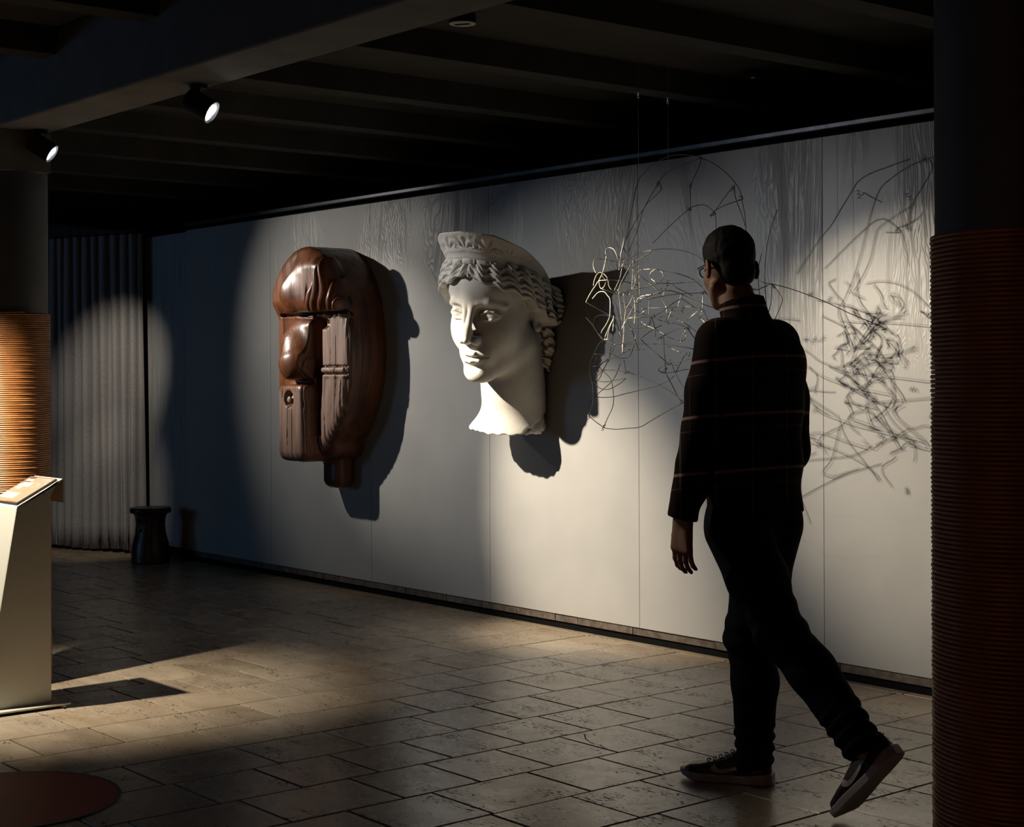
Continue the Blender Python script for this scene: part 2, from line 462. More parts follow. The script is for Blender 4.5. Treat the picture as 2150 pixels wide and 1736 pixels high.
def surface(name, fn, lo, hi, h, coarse=4, slack=1.7):
    lo = np.array(lo, float); hi = np.array(hi, float)
    nc = np.ceil((hi - lo) / (h * coarse)).astype(int) + 1
    H = h * coarse
    gx = [(lo[i] + H * (np.arange(nc[i]) + .5)).astype(f4) for i in range(3)]
    X, Y, Z = np.meshgrid(*gx, indexing='ij')
    dc = fn(X.ravel(), Y.ravel(), Z.ravel()).reshape(nc)
    m = np.abs(dc) < H * slack
    n = nc * coarse
    D = np.where(dc < 0, f4(-H), f4(H)).repeat(coarse, 0).repeat(coarse, 1).repeat(coarse, 2)
    I = np.argwhere(m)
    o = np.stack(np.meshgrid(*[np.arange(coarse)] * 3, indexing='ij'), -1).reshape(-1, 3)
    J = (I[:, None, :] * coarse + o[None]).reshape(-1, 3)
    for s in range(0, len(J), 1500000):
        j = J[s:s + 1500000]
        P = (lo + h * (j + .5)).astype(f4)
        D[j[:, 0], j[:, 1], j[:, 2]] = fn(np.ascontiguousarray(P[:, 0]), np.ascontiguousarray(P[:, 1]), np.ascontiguousarray(P[:, 2]))
    S = D < 0
    # cells holding a sign change
    c = np.zeros(np.array(S.shape) - 1, np.uint8)
    for dx in (0, 1):
        for dy in (0, 1):
            for dz in (0, 1):
                c += S[dx:S.shape[0] - 1 + dx, dy:S.shape[1] - 1 + dy, dz:S.shape[2] - 1 + dz]
    cells = np.argwhere((c > 0) & (c < 8))
    idx = np.full(c.shape, -1, np.int32)
    idx[cells[:, 0], cells[:, 1], cells[:, 2]] = np.arange(len(cells))
    acc = np.zeros((len(cells), 3)); cnt = np.zeros(len(cells))
    corners = [(a, b, e) for a in (0, 1) for b in (0, 1) for e in (0, 1)]
    vals = {q: D[cells[:, 0] + q[0], cells[:, 1] + q[1], cells[:, 2] + q[2]].astype(float) for q in corners}
    for q in corners:
        for ax in range(3):
            if q[ax]: continue
            r = list(q); r[ax] = 1; r = tuple(r)
            a, b = vals[q], vals[r]
            w = (a < 0) != (b < 0)
            t = np.where(w, a / np.where(w, a - b, 1), 0)
            p = np.tile(np.array(q, float), (len(cells), 1)); p[:, ax] = t
            acc += p * w[:, None]; cnt += w
    V = lo + h * (cells + acc / np.maximum(cnt, 1)[:, None] + .5)
    quads = []
    for ax in range(3):
        a1, a2 = (ax + 1) % 3, (ax + 2) % 3
        s0 = [slice(None)] * 3; s1 = [slice(None)] * 3
        s0[ax] = slice(0, -1); s1[ax] = slice(1, None)
        E = np.argwhere(S[tuple(s0)] != S[tuple(s1)])
        E = E[(E[:, a1] > 0) & (E[:, a2] > 0) & (E[:, a1] < c.shape[a1]) & (E[:, a2] < c.shape[a2])]
        e1 = np.zeros(3, int); e1[a1] = 1; e2 = np.zeros(3, int); e2[a2] = 1
        g = lambda k: idx[k[:, 0], k[:, 1], k[:, 2]]
        q = np.stack([g(E), g(E - e1), g(E - e1 - e2), g(E - e2)], 1)
        inside = S[E[:, 0], E[:, 1], E[:, 2]]
        q[~inside] = q[~inside][:, ::-1]
        quads.append(q)
    Q = np.concatenate(quads); Q = Q[(Q >= 0).all(1)]
    return V, Q
def relax(V, Q, it=1, f=.5):
    """light smoothing of the grid's stair marks"""
    e = np.concatenate([Q[:, [0, 1]], Q[:, [1, 2]], Q[:, [2, 3]], Q[:, [3, 0]]])
    for _ in range(it):
        a = np.zeros_like(V); n = np.zeros(len(V))
        for i in range(3):
            a[:, i] = np.bincount(e[:, 0], V[e[:, 1], i], len(V)) + np.bincount(e[:, 1], V[e[:, 0], i], len(V))
        n = np.bincount(e[:, 0], minlength=len(V)) + np.bincount(e[:, 1], minlength=len(V))
        V = V * (1 - f) + f * a / np.maximum(n, 1)[:, None]
    return V
def rot(yaw, pitch, roll):
    return np.array(Matrix.Rotation(yaw, 3, 'Z') @ Matrix.Rotation(pitch, 3, 'X') @ Matrix.Rotation(roll, 3, 'Y'))

# ---------------------------------------------------------------- plaster head of a woman with a diadem
def smooth01(t): t = np.clip(t, 0, 1); return t * t * (3 - 2 * t)
def hair_line(th):
    """height of the hairline around the head (head millimetres), th = degrees from the face front"""
    return np.interp(th, [0, 6, 14, 28, 45, 60, 72, 84, 100, 120, 150, 180], [69, 66, 58, 48, 36, 20, 2, -16, -34, -44, -60, -66]).astype(f4)
def head_sdf(x, y, z):
    ax = np.abs(x)
    d = ell(x, y, z, (0, -2, 36), (70, 90, 80))
    d = smin(d, ell(x, y, z, (0, -34, -30), (57, 56, 84)), 22)
    d = smin(d, ell(x, y, z, (0, -44, 40), (63, 51, 44)), 14)
    # cheeks and jaw
    d = smin(d, ell(ax, y, z, (37, -56, -34), (21, 22, 30)), 22)
    d = smin(d, caps(ax, y, z, (50, -6, -66), (15, -72, -100), 17, 15), 20)
    d = smin(d, ell(x, y, z, (0, -81, -101), (20, 16, 17)), 14)
    # brow: one sharp arch running out of the nose bridge
    def brow(q, X, Y, Z):
        A = np.abs(X)
        q = smin(q, caps(A, Y, Z, (9, -88, 12), (17, -87.5, 19), 4.4, 4.2), 8)
        q = smin(q, caps(A, Y, Z, (17, -87.5, 19), (33, -83.5, 21), 4.2, 4.2), 8)
        q = smin(q, caps(A, Y, Z, (33, -83.5, 21), (53, -66, 12), 4.2, 3.6), 8)
        return q
    near(d, x, y, z, (-70, -110, -5), (70, -50, 42), brow)
    near(d, x, y, z, (-35, -115, -10), (35, -50, 60), lambda q, X, Y, Z: smin(q, ell(X, Y, Z, (0, -84, 24), (15, 12.5, 24)), 10))
    # eye hollows
    def eyes(q, X, Y, Z):
        A = np.abs(X)
        q = smax(q, -ell(A, Y, Z, (27, -98, 5), (20, 15.5, 12.5)), 4)
        q = smax(q, -ell(A, Y, Z, (15, -98, 0), (8, 13, 13)), 4)
        q = smin(q, ell(A, Y, Z, (30.5, -70.5, -1), (18, 15.5, 15)), 2.5)
        q = smin(q, caps(A, Y, Z, (13, -84, -4.5), (20, -86.5, 3), 1.6, 1.9), 1.8)
        q = smin(q, caps(A, Y, Z, (20, -86.5, 3), (31, -87, 6.6), 1.9, 2.0), 1.8)
        q = smin(q, caps(A, Y, Z, (31, -87, 6.6), (41, -82, 4), 2.0, 1.9), 1.8)
        q = smin(q, caps(A, Y, Z, (41, -82, 4), (50, -73.5, -2), 1.9, 1.4), 1.8)
        q = smin(q, caps(A, Y, Z, (14, -84, -5.5), (24, -86, -8.5), 1.3, 1.6), 1.8)
        q = smin(q, caps(A, Y, Z, (24, -86, -8.5), (36, -84.5, -8.5), 1.6, 1.6), 1.8)
        q = smin(q, caps(A, Y, Z, (36, -84.5, -8.5), (48, -75, -4), 1.6, 1.3), 1.8)
        return q
    near(d, x, y, z, (-66, -118, -30), (66, -52, 32), eyes)
    # nose
    def nose(q, X, Y, Z):
        A = np.abs(X)
        q = smin(q, caps(A, Y, Z, (6.2, -91, 20), (3.6, -110, -28), 5.2, 5.6), 4.5)
        q = smin(q, caps(A, Y, Z, (3.6, -110, -28), (2.8, -113.5, -37), 5.6, 6.6), 3)
        q = smin(q, ell(X, Y, Z, (0, -104, -30), (9, 12, 18)), 4)
        q = smin(q, ell(A, Y, Z, (12.2, -98.5, -41), (6.6, 11, 7.2)), 5)
        q = smax(q, -caps(A, Y, Z, (14, -112, -33), (21, -96, -31), 1.6, 1.6), 3.5)
        q = smax(q, -ell(A, Y, Z, (7, -102, -51), (4.4, 7, 5.5)), 2)
        return q
    near(d, x, y, z, (-32, -135, -60), (32, -75, 40), nose)
    # mouth
    def mouth(q, X, Y, Z):
        A = np.abs(X)
        q = smin(q, ell(X, Y, Z, (0, -80, -69), (31, 18, 23)), 14)
        q = smax(q, -caps(X, Y, Z, (0, -104, -50), (0, -106, -60), 2.6, 2.6), 3)
        q = smin(q, caps(A, Y, Z, (0, -98.6, -65.5), (7, -98.8, -64), 3.9, 3.7), 2.5)
        q = smin(q, caps(A, Y, Z, (7, -98.8, -64), (24, -86, -69.5), 3.6, 1.4), 3)
        q = smin(q, caps(A, Y, Z, (0, -97, -77), (12, -93.5, -76), 5.6, 4.2), 3)
        q = smin(q, caps(A, Y, Z, (13, -94, -76), (24, -86, -71.5), 4.2, 1.4), 3)
        q = smax(q, -caps(A, Y, Z, (0, -105.5, -71), (12, -101.5, -70), 1.6, 1.5), 1.5)
        q = smax(q, -caps(A, Y, Z, (12, -101.5, -70), (27, -88, -71), 1.5, 1.6), 1.5)
        q = smax(q, -ell(X, Y, Z, (0, -106, -89), (17, 11, 6)), 7)
        return q
    near(d, x, y, z, (-45, -125, -100), (45, -65, -42), mouth)
    # neck and ragged lower edge
    d = smin(d, caps(x, y, z, (7, 10, -60), (9, 14, -205), 54, 57), 14)
    d = smin(d, ell(x, y, z, (0, 48, -70), (56, 42, 66)), 14)
    d = smin(d, ell(x, y, z, (0, -14, -236), (74, 46, 44)), 30)
    cut = -(z + 218 + 0.10 * (y + 20) + 2.2 * vnoise(x * .11, y * .12, z * .05, 3) + 1.2 * vnoise(x * .3, y * .27, z * .2, 5))
    # ear lobe
    def ear(q, X, Y, Z):
        q = smin(q, ell(X, Y, Z, (66, 12, -27), (7, 13, 19)), 3)
        q = smin(q, ell(X, Y, Z, (68, 7, -39), (6.5, 8, 8)), 2)
        q = smax(q, -ell(X, Y, Z, (75, 9, -25), (5, 7, 11)), 2)
        return q
    near(d, x, y, z, (50, -12, -58), (90, 38, 12), ear)
    d = smax(d, z - (106 - .62 * (y + 92)), 8)
    # hair: wavy strands drawn sideways from the parting
    th = np.degrees(np.arctan2(ax, -(y - 2))).astype(f4)
    hl = hair_line(th)
    hv = z - hl                                   # height above the hairline
    arc = th * f4(1.45)
    ph = arc * (2 * PI / 25.0)
    hv0 = hv; hv = hv - 30 * np.exp(-th / 7.0)
    wob = 2.9 * np.sin(ph + hv * .05) + .7 * np.sin(ph * 2 + .8)
    u = (hv + wob) / 9.4
    row = np.floor(u)
    u2 = (hv + wob + 1.3 * np.sin(row * 2.4 + arc * .045)) / 9.4
    cyc = np.abs(np.sin(PI * u2))
    sub = np.abs(np.sin(PI * u2 * 2 + .5))
    amp = (smooth01(th / 6.0) * .55 + .45) * (1 + .45 * smooth01((th - 35) / 30.))
    strand = (5.2 * np.sqrt(cyc + .02) - 3.3 + .9 * sub + 1.9 * np.sin(ph + hv * .05 + 1.4)) * amp
    part = 4.0 * np.exp(-(x / 3.2) ** 2)
    hv = hv0
    bulk = 10.5 + 8.0 * smooth01((th - 15) / 60.) - 5.0 * smooth01((hv - 55) / 40.)
    skull = ell(x, y, z, (0, -2, 36), (70, 90, 80))
    skull = smin(skull, ell(x, y, z, (0, -36, 30), (60, 54, 62)), 16)
    skull = smin(skull, ell(ax, y, z, (40, 22, -12), (34, 56, 42)), 25)
    edge = 2.2 * np.sin(ph)
    dh = smax(skull - bulk - strand * 1.15 + part, -(hv + edge), 2.5)
    dh = np.maximum(dh, -(z + 64))
    top = z - (108 - .62 * (y + 92))
    dh = smax(dh, top, 8)
    d = smin(d, dh, 1.5)
    # hanging locks behind the ear
    lk = np.full_like(x, 50.)
    chain(lk, ax, y, z, [(66, 34, -44), (68, 40, -78), (62, 37, -104), (66, 42, -124)], [11, 10, 8, 3], 4)
    lk = lk - 2.2 * np.sin(z * .42 + np.sin(ax * .3) * 2 + y * .35) - 1.0 * np.sin(z * 1.0 + y * .8)
    lk2 = ell(x, y, z, (50, 44, -150), (12, 12, 17)) - 2 * vnoise(x * .3, y * .3, z * .3, 2)
    d = smin(d, np.minimum(lk, lk2), 3)
    w = .75 * x + .66 * y
    zb_ = -219 + np.clip(w + 4, 0, 90) * .42 + 1.6 * np.sin(w * .35)
    br_ = smooth01((zb_ - z) / 2.0)
    d = d + br_ * (2.6 + 1.5 * vnoise(x * .22, y * .22, z * .22, 6) + .7 * vnoise(x * .6, y * .6, z * .6, 8))
    d = smax(d, cut, 2.0)
    return d
def diadem_sdf(x, y, z):
    th = np.degrees(np.arctan2(np.abs(x), -(y - 4))).astype(f4)
    zb = np.interp(th, [0, 30, 60, 90, 120, 180], [95, 88, 66, 33, -2, -40]).astype(f4)
    hh = np.interp(th, [0, 20, 45, 70, 90, 108, 122, 132, 180], [47, 47, 43, 37, 31, 24, 14, 4, -30]).astype(f4)
    rr = np.sqrt((x / 76.) ** 2 + ((y - 4) / 88.) ** 2) * 82.
    t = (z - zb) / 54.
    lean = 82. - 2 + 20 * np.clip(t, 0, 1.1) ** 1.2 + 2
    arc = th * f4(1.55)
    # palmettes in relief
    cell = 34.0
    u = (arc + cell / 2) % cell - cell / 2
    tt = (z - zb) - 19
    fan = np.arctan2(u, tt + 3.0)
    rad = np.sqrt(u * u + (tt + 3) ** 2)
    H = np.maximum(hh - 20, 4)
    leaf = np.cos(fan * 9.0) * smooth01((H * .95 - rad) / 5.) * smooth01((rad - 3) / 4.) * (np.abs(fan) < 1.9)
    v = (arc) % cell - cell / 2
    fan2 = np.arctan2(v, tt + 2); rad2 = np.sqrt(v * v + (tt + 2) ** 2)
    bud = np.cos(fan2 * 5) * smooth01((H * .62 - rad2) / 4.) * (np.abs(v) < 8)
    rel = 1.15 * leaf + .8 * bud + .5 * vnoise(x * .35, y * .35, z * .35, 4)
    rel = rel * (t > .36) * smooth01((hh - (z - zb) - 3) / 3.)
    plate = np.maximum(np.abs(rr - lean) - 5.0 - rel * (rr > lean), np.maximum(z - zb - hh, zb - 2 - z))
    plate = smax(plate, z - zb - hh, 2)
    fade = np.where(hh > 0, 0, -hh)
    # mouldings at the foot
    zz = z - zb
    ring = np.sqrt((rr - 88.5) ** 2 + (zz - 15) ** 2) - 3.2
    cav = np.maximum(np.abs(rr - 84) - 3.2, np.abs(zz - 9) - 6)
    ring2 = np.sqrt((rr - 86) ** 2 + (zz - 3) ** 2) - 2.4
    c2 = 26.0
    ub = (arc + c2 / 2) % c2 - c2 / 2
    br = 5.6 * np.sqrt(np.clip(1 - (ub / 11.2) ** 4, 0.03, 1))
    bead = np.sqrt((rr - 84.5) ** 2 + (zz + 5.5) ** 2) - br
    u3 = (arc + c2) % c2 - c2 / 2
    disc = np.maximum(np.sqrt((rr - 84.5) ** 2 + (zz + 5.5) ** 2) - 5.4, np.abs(u3) - 1.0)
    band = np.maximum(np.abs(rr - 80) - 5, np.maximum(zz - 12, -zz - 8))
    d = smin(plate, ring, 2); d = smin(d, cav, 3); d = smin(d, ring2, 1.5); d = np.minimum(d, np.minimum(bead, disc)); d = smin(d, band, 2)
    back = smax(d, (th - 130) * 1.2, 4)
    return (back * .8).astype(f4)
HS = 2.95 / 1000.0
HEAD_O = np.array([-6.23, 5.05, 1.632])
HEAD_R = rot(math.radians(17.6), math.radians(13.7), math.radians(4.9))
def to_world(V, S, R, O): return (V * S) @ R.T + O
def build_head():
    root = empty('plaster_head', (HEAD_O[0], 5.28, HEAD_O[2] - .3),
                 "colossal white plaster head of a woman with wavy hair and tall diadem", 'sculpture')
    h = HRES
    V, Q = surface('head', head_sdf, (-92, -125, -238), (92, 100, 135), h)
    W = to_world(V, HS, HEAD_R, HEAD_O)
    W[:, 1] = np.minimum(W[:, 1], 5.288)
    link('head', mesh_np('head', W, Q), M['plaster'], root, True)
    V, Q = surface('diadem', diadem_sdf, (-112, -118, 25), (112, 60, 152), h)
    W = to_world(V, HS, HEAD_R, HEAD_O)
    W[:, 1] = np.minimum(W[:, 1], 5.288)
    link('diadem', mesh_np('diadem', W, Q), M['plaster'], root, True)
    b = MB(); b.box((HEAD_O[0] - .05, 5.20, 1.35), (HEAD_O[0] + .05, 5.296, 1.75), .004)
    b.build('wall_bracket', M['black_metal'], root)
HRES = 1.4

# ---------------------------------------------------------------- the room
WY = 5.297          # face of the panelled wall
def build_room():
    # floor bed and tiles
    fl = MB().box((-13.6, -2.6, -.12), (1.6, 6.4, -.006)).build('floor', M['grout'])
    tag(fl, kind='structure')
    fixed = {0: [3.24, 2.93, 3.53, 3.84, 4.16, 4.45], 1: [2.942, 3.327, 3.63, 3.931, 4.23, 4.53], 2: [2.843, 3.138, 3.442, 3.733, 4.022, 4.33],
             3: [2.965, 3.26, 3.58, 3.895, 4.183, 4.467], 4: [2.36, 2.78, 3.138, 3.53, 3.818, 4.107], 5: [2.08, 2.785, 3.341, 3.648, 3.94],
             6: [2.23, 2.526, 2.90, 3.15, 3.56]}
    W0, PX = .3085, -3.36
    near_t, far_t = [], []
    for k in range(-6, 33):
        x1 = PX - W0 * k; x0 = x1 - W0
        js = sorted(fixed.get(k, []))
        if not js: js = [2.5 + random.uniform(-.15, .15)]
        y = js[0]
        while y > -2.5: y -= random.choice([.29, .30, .31, .36, .40, .27]); js.insert(0, y)
        y = js[-1]
        while y < 5.0: y += random.choice([.29, .30, .31, .36, .42, .27]); js.append(y)
        js = [j for j in js if j < 5.12] + [5.262]
        for a, b in zip(js[:-1], js[1:]):
            cx, cy = (x0 + x1) / 2, (a + b) / 2
            dep = CAMF[0] * cx + CAMF[1] * cy
            vis = False
            if dep > .5:
                u = FPX * (CAMR[0] * cx + CAMR[1] * cy) / dep + 1075; v = HY + FPX * EYE / dep
                vis = -60 < u < 2210 and v < 1830
                vis = vis and not (u > 2010)
            (near_t if vis else far_t).append((dep if vis else 99, x0, x1, a, b))
    near_t.sort()
    far_t += near_t[296:]; near_t = near_t[:296]
    def tile(mb, x0, x1, a, b, dep):
        g = .0026 if dep < 6.5 else .0018
        g += random.uniform(0, .0012); z = random.uniform(-.0005, .0004)
        e = [random.uniform(-.0003, .0003) for _ in range(4)]
        j = [random.uniform(-.0012, .0012) for _ in range(4)]
        X0, X1, Y0, Y1 = x0 + g, x1 - g, a + g, b - g
        base = [(X0 + j[0], Y0 + j[1]), (X1 + j[2], Y0 + j[1]), (X1 + j[2], Y1 + j[3]), (X0 + j[0], Y1 + j[3])]
        c = .0022
        top = [(X0 + j[0] + c, Y0 + j[1] + c), (X1 + j[2] - c, Y0 + j[1] + c), (X1 + j[2] - c, Y1 + j[3] - c), (X0 + j[0] + c, Y1 + j[3] - c)]
        v = [(p[0], p[1], -.02) for p in base] + [(p[0], p[1], z - .0025) for p in base] + [(p[0], p[1], z + e[i]) for i, p in enumerate(top)]
        f = [(8, 9, 10, 11)]
        for i in range(4):
            k = (i + 1) % 4
            f += [(i, k, k + 4, i + 4), (i + 4, k + 4, k + 8, i + 8)]
        mb.add(v, f)
    for t in near_t:
        mb = MB(); tile(mb, t[1], t[2], t[3], t[4], t[0])
        mb.build('tile', M['travertine'], fl)
    mb = MB()
    for t in far_t: tile(mb, t[1], t[2], t[3], t[4], 9)
    tag(mb.build('outer_tiles', M['travertine'], fl), kind='stuff')
    # hairline crack across one slab
    cr = spline([(1228, 1540, 0), (1229, 1549, 0), (1236, 1556, 0), (1249, 1562, 0), (1258, 1563, 0), (1270, 1570, 0)], 4)
    pts = [on_z(p[0], p[1], .0009) for p in cr]; v = []; f = []
    for i, p in enumerate(pts):
        w = .0012 + .0012 * abs(math.sin(i * 1.7)); v += [(p[0] - w, p[1] - w * .5, .0011), (p[0] + w, p[1] + w * .5, .0011)]
        if i: f.append((2 * i - 2, 2 * i - 1, 2 * i + 1, 2 * i))
    MB().add(v, f).build('crack', M['grout'], fl)
    # border strip of narrow stones along the wall
    x = -1.0
    while x > -10.6:
        w = random.uniform(.35, .6)
        MB().box((x - w + .003, 5.266, -.02), (x - .003, 5.33, .0005), .0015).build('border_stone', M['travertine'], fl)
        x -= w
    # shell
    for nm, lo, hi in (('wall_back', (-13.6, 6.3, 0), (1.6, 6.4, 2.75)), ('wall_left', (-13.6, -2.6, 0), (-13.5, 6.4, 2.75)),
                       ('wall_right', (1.5, -2.6, 0), (1.6, 6.4, 2.75)), ('wall_front', (-13.6, -2.7, 0), (1.6, -2.6, 2.75))):
        tag(MB().box(lo, hi).build(nm, M['black']), kind='structure')
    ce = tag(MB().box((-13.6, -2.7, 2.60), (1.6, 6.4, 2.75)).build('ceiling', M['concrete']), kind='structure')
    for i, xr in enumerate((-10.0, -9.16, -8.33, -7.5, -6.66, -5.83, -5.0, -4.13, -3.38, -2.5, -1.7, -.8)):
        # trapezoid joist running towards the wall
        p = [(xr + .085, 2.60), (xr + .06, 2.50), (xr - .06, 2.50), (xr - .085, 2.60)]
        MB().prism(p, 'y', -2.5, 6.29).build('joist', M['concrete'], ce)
    bm_ = MB().box((-12.5, 2.525, 2.297), (1.45, 2.767, 2.60), .008).build('trim_beam', M['beam'])
    tag(bm_, kind='structure')
    # panelled wall
    wl = tag(MB().box((-9.972, 5.318, .0), (-.2, 5.40, 2.285)).build('wall_panelled', M['black']), kind='structure')
    xs = [-9.970, -8.852, -7.732, -6.627, -5.494, -4.378, -3.262, -2.146, -1.03, -.2]
    for a, b in zip(xs[:-1], xs[1:]):
        MB().box((a + .0012, WY, .073), (b - .0012, 5.3175, 2.272), .0008).build('panel', M['panel'], wl)
    rail = MB()
    rail.box((-9.97, 5.262, 2.298), (-.2, 5.315, 2.319), .003)
    rail.build('rail', M['rail'], wl)
    # stone skirting, set back above a dark gap
    sk = tag(MB().box((-9.97, 5.312, 0), (-.2, 5.3175, .072)).build('baseboard_back', M['black']), kind='structure')
    x = -.25; seams = [-5.547, -5.942, -6.111, -6.416, -6.707, -7.018, -7.398, -7.813]
    cur = [-.25]
    while cur[-1] > -5.2: cur.append(cur[-1] - random.uniform(.3, .5))
    cur = cur[:-1] + seams
    while cur[-1] > -9.6: cur.append(cur[-1] - random.uniform(.28, .5))
    cur.append(-9.96)
    for a, b in zip(cur[1:], cur[:-1]):
        MB().box((a + .0018, 5.301 + random.uniform(0, .003), .036), (b - .0018, 5.3115, .0715), .001).build('skirting_stone', M['stone_skirt'], sk)
    # concrete pier left of the panels
    pr = tag(MB().box((-10.60, 5.306, .073), (-10.005, 5.42, 2.262), .002).build('trim_pier', M['pillar']), kind='structure')
    MB().box((-10.003, 5.300, .073), (-9.974, 5.42, 2.262), .004).build('edge_strip', M['pillar'], pr)
    MB().box((-10.60, 5.33, 0), (-9.974, 5.41, .072)).build('recess', M['black'], pr)
build_room()

# ---------------------------------------------------------------- rope-wound columns
def column(cx, cy, r, label, head_box):
    root = empty('column', (cx, cy, 0), label, 'column', None)
    top = 2.297
    b = MB()
    zt = 2.297 - (.17 if head_box else 0)
    b.lathe([(r, 0.004), (r, zt)], (cx, cy, 0), 72)
    b.build('shaft', M['sleeve'], root, angle=30)
    if head_box:
        b = MB().box((cx - .155, cy - .12, zt), (cx + .155, cy + .12, 2.297), .003)
        b.build('capital', M['beam'], root)
    # one long rope wound round and round
    pitch = .00868; rr = pitch / 2 * .98; n = 72
    turns = int(1.545 / pitch)
    N = turns * n + 1
    a = np.arange(N) * 2 * PI / n
    zc = .006 + rr + np.arange(N) * pitch / n
    wob = (np.sin(a * .37 + 1) * .0006 + np.sin(a * 3.1) * .0003)
    R = r + rr + .0005 + wob
    m = 6
    V = np.zeros((N, m, 3))
    for k in range(m):
        w = 2 * PI * k / m
        q = R + rr * 1.04 * math.cos(w)
        V[:, k, 0] = cx + q * np.cos(a); V[:, k, 1] = cy + q * np.sin(a); V[:, k, 2] = zc + rr * 1.04 * math.sin(w)
    i = np.arange(N - 1)[:, None] * m; k = np.arange(m)[None]
    Q = np.stack([i + k, i + (k + 1) % m, i + m + (k + 1) % m, i + m + k], -1).reshape(-1, 4)
    me = mesh_np('rope_winding', V.reshape(-1, 3), Q)
    o = link('rope_winding', me, M['rope'], root, True)
    o['kind'] = 'stuff'; o['label'] = 'orange brown rope wound tightly round the shaft'
    return root
column(-6.53, 2.646, .158, "round dark column wound with orange rope behind the lectern at left", True)
column(-1.712, 2.646, .158, "round dark column wound with red brown rope at the right picture edge", False)
build_head()

# ---------------------------------------------------------------- carved wooden half face
def mask_sdf(x, y, z):
    q = f4(5.297) - y
    # broad D-shaped block, flat in front, round at the flank
    ex, ez = (x + 8.0) / .432, (z - 1.42) / .605
    r = np.sqrt(ex * ex + ez * ez + 1e-6)
    rim = (r - 1) * f4(.41)
    top = .045 * smooth01((z - 1.60) / .12)
    d = smax(rim, q - (f4(.262) + top), .055)
    d = smin(d, smax(rim - .004, rbox(x, q, z, (-7.80, .17, 1.80), (.27, .175, .175), .09), .05), .03)
    # hair fringe hanging below the dome
    fl = np.abs(np.sin(x * 55 + 1.6 * np.sin(z * 7 + x * 6) + .8 * np.sin(z * 17)))
    fm = smooth01((1.91 - z - .12 * np.sin(x * 19)) / .05) * smooth01((x + 7.905) / .02) * smooth01((-7.50 - x) / .06) * smooth01((z - 1.60) / .02) * smooth01((q - .2) / .06)
    d = d + fm * (.020 - .034 * np.sqrt(fl + .01) - .010 * np.sin(x * 24 + 1.1 * np.sin(z * 9)))
    # forehead and temple column, left
    fh = rbox(x, q, z, (-8.03, .16, 1.80), (.165, .195, .175), .12)
    fh = smin(fh, ell(x, q, z, (-8.075, .21, 1.76), (.125, .175, .15)), .06)
    arch = z - (2.025 - 2.2 * np.maximum(-(x + 7.93), 0) ** 1.6 - .30 * np.maximum(q - .14, 0))
    fh = smax(fh, arch, .05)
    d = smin(d, fh, .014)
    # nose
    n = caps(x, q, z, (-8.09, .20, 1.585), (-8.075, .255, 1.45), .085, .108)
    n = smin(n, caps(x, q, z, (-8.075, .255, 1.45), (-8.035, .285, 1.345), .108, .13), .05)
    n = smin(n, rbox(x, q, z, (-8.01, .14, 1.42), (.115, .16, .19), .06), .05)
    n = smax(n, -(z - 1.225), .05)
    n = smax(n, z - 1.622, .03)
    d = smin(d, n, .008)
    # chin and mouth block
    c = rbox(x, q, z, (-8.055, .13, 1.005), (.150, .225, .235), .06)
    d = smin(d, c, .010)
    # lower jaw joining the tail
    d = smin(d, rbox(x, q, z, (-7.93, .09, .92), (.13, .14, .13), .07), .04)
    d = smin(d, rbox(x, q, z, (-7.965, .07, .76), (.088, .075, .15), .055), .03)
    def cut(d, lo, hi, fn):
        return near(d, x, q, z, lo, hi, fn)
    # deep split between nose and cheek, notches, moulding lines, holes
    wsp = .020 + .022 * smooth01((z - .95) / .5)
    sp = np.maximum(np.maximum(np.abs(x + 7.885) - wsp, .13 - q), np.maximum(.93 - z, z - 1.615))
    d = smax(d, -sp, .015)
    d = smax(d, -rbox(x, q, z, (-7.93, .36, 1.630), (.36, .125, .009), .007), .010)
    d = smax(d, -rbox(x, q, z, (-8.10, .40, 1.232), (.2, .12, .012), .010), .012)
    for zz in (1.325, 1.283):
        d = smax(d, -rbox(x, q, z, (-7.70, .29, zz), (.155, .045, .0055), .005), .006)
    d = smin(d, np.maximum(rbox(x, q, z, (-7.72, .25, 1.304), (.13, .020, .014), .010), rim + .035), .006)
    d = smax(d, -ell(x, q, z, (-8.060, .36, 1.135), (.050, .065, .050)), .008)
    d = smax(d, -ell(x, q, z, (-7.815, .28, 1.572), (.052, .060, .036)), .010)
    d = smin(d, ell(x, q, z, (-8.050, .315, 1.128), (.034, .022, .034)), .006)
    # weathered grain of the flat front
    front = smooth01((q - .22) / .03) * smooth01((x + 7.95) / .03) * smooth01((1.62 - z) / .015)
    chinm = smooth01((q - .30) / .04) * smooth01((1.2 - z) / .03)
    w = front + chinm * (1 - front)
    gx = x + .010 * np.sin(z * 4.1 + x * 6) + .004 * np.sin(z * 13 + x * 9)
    g = .0010 * np.sin(gx * 210) + .0008 * np.sin(gx * 470 + 2 * np.sin(z * 6))
    crack = .007 * smooth01((np.sin(gx * 118) - .93) / .06) * smooth01((np.sin(z * 6.3 + gx * 31) + .1) / .3)
    fold = .008 * (.5 + .5 * np.sin(gx * 75 + 1.0)) * smooth01((1.27 - z) / .02) * smooth01((z - 1.05) / .2) * (x > -7.88)
    d = d + (g + crack + fold) * w + .0007 * vnoise(x * 60, y * 60, z * 12, 3)
    return np.maximum(d, -(q - .001)).astype(f4)
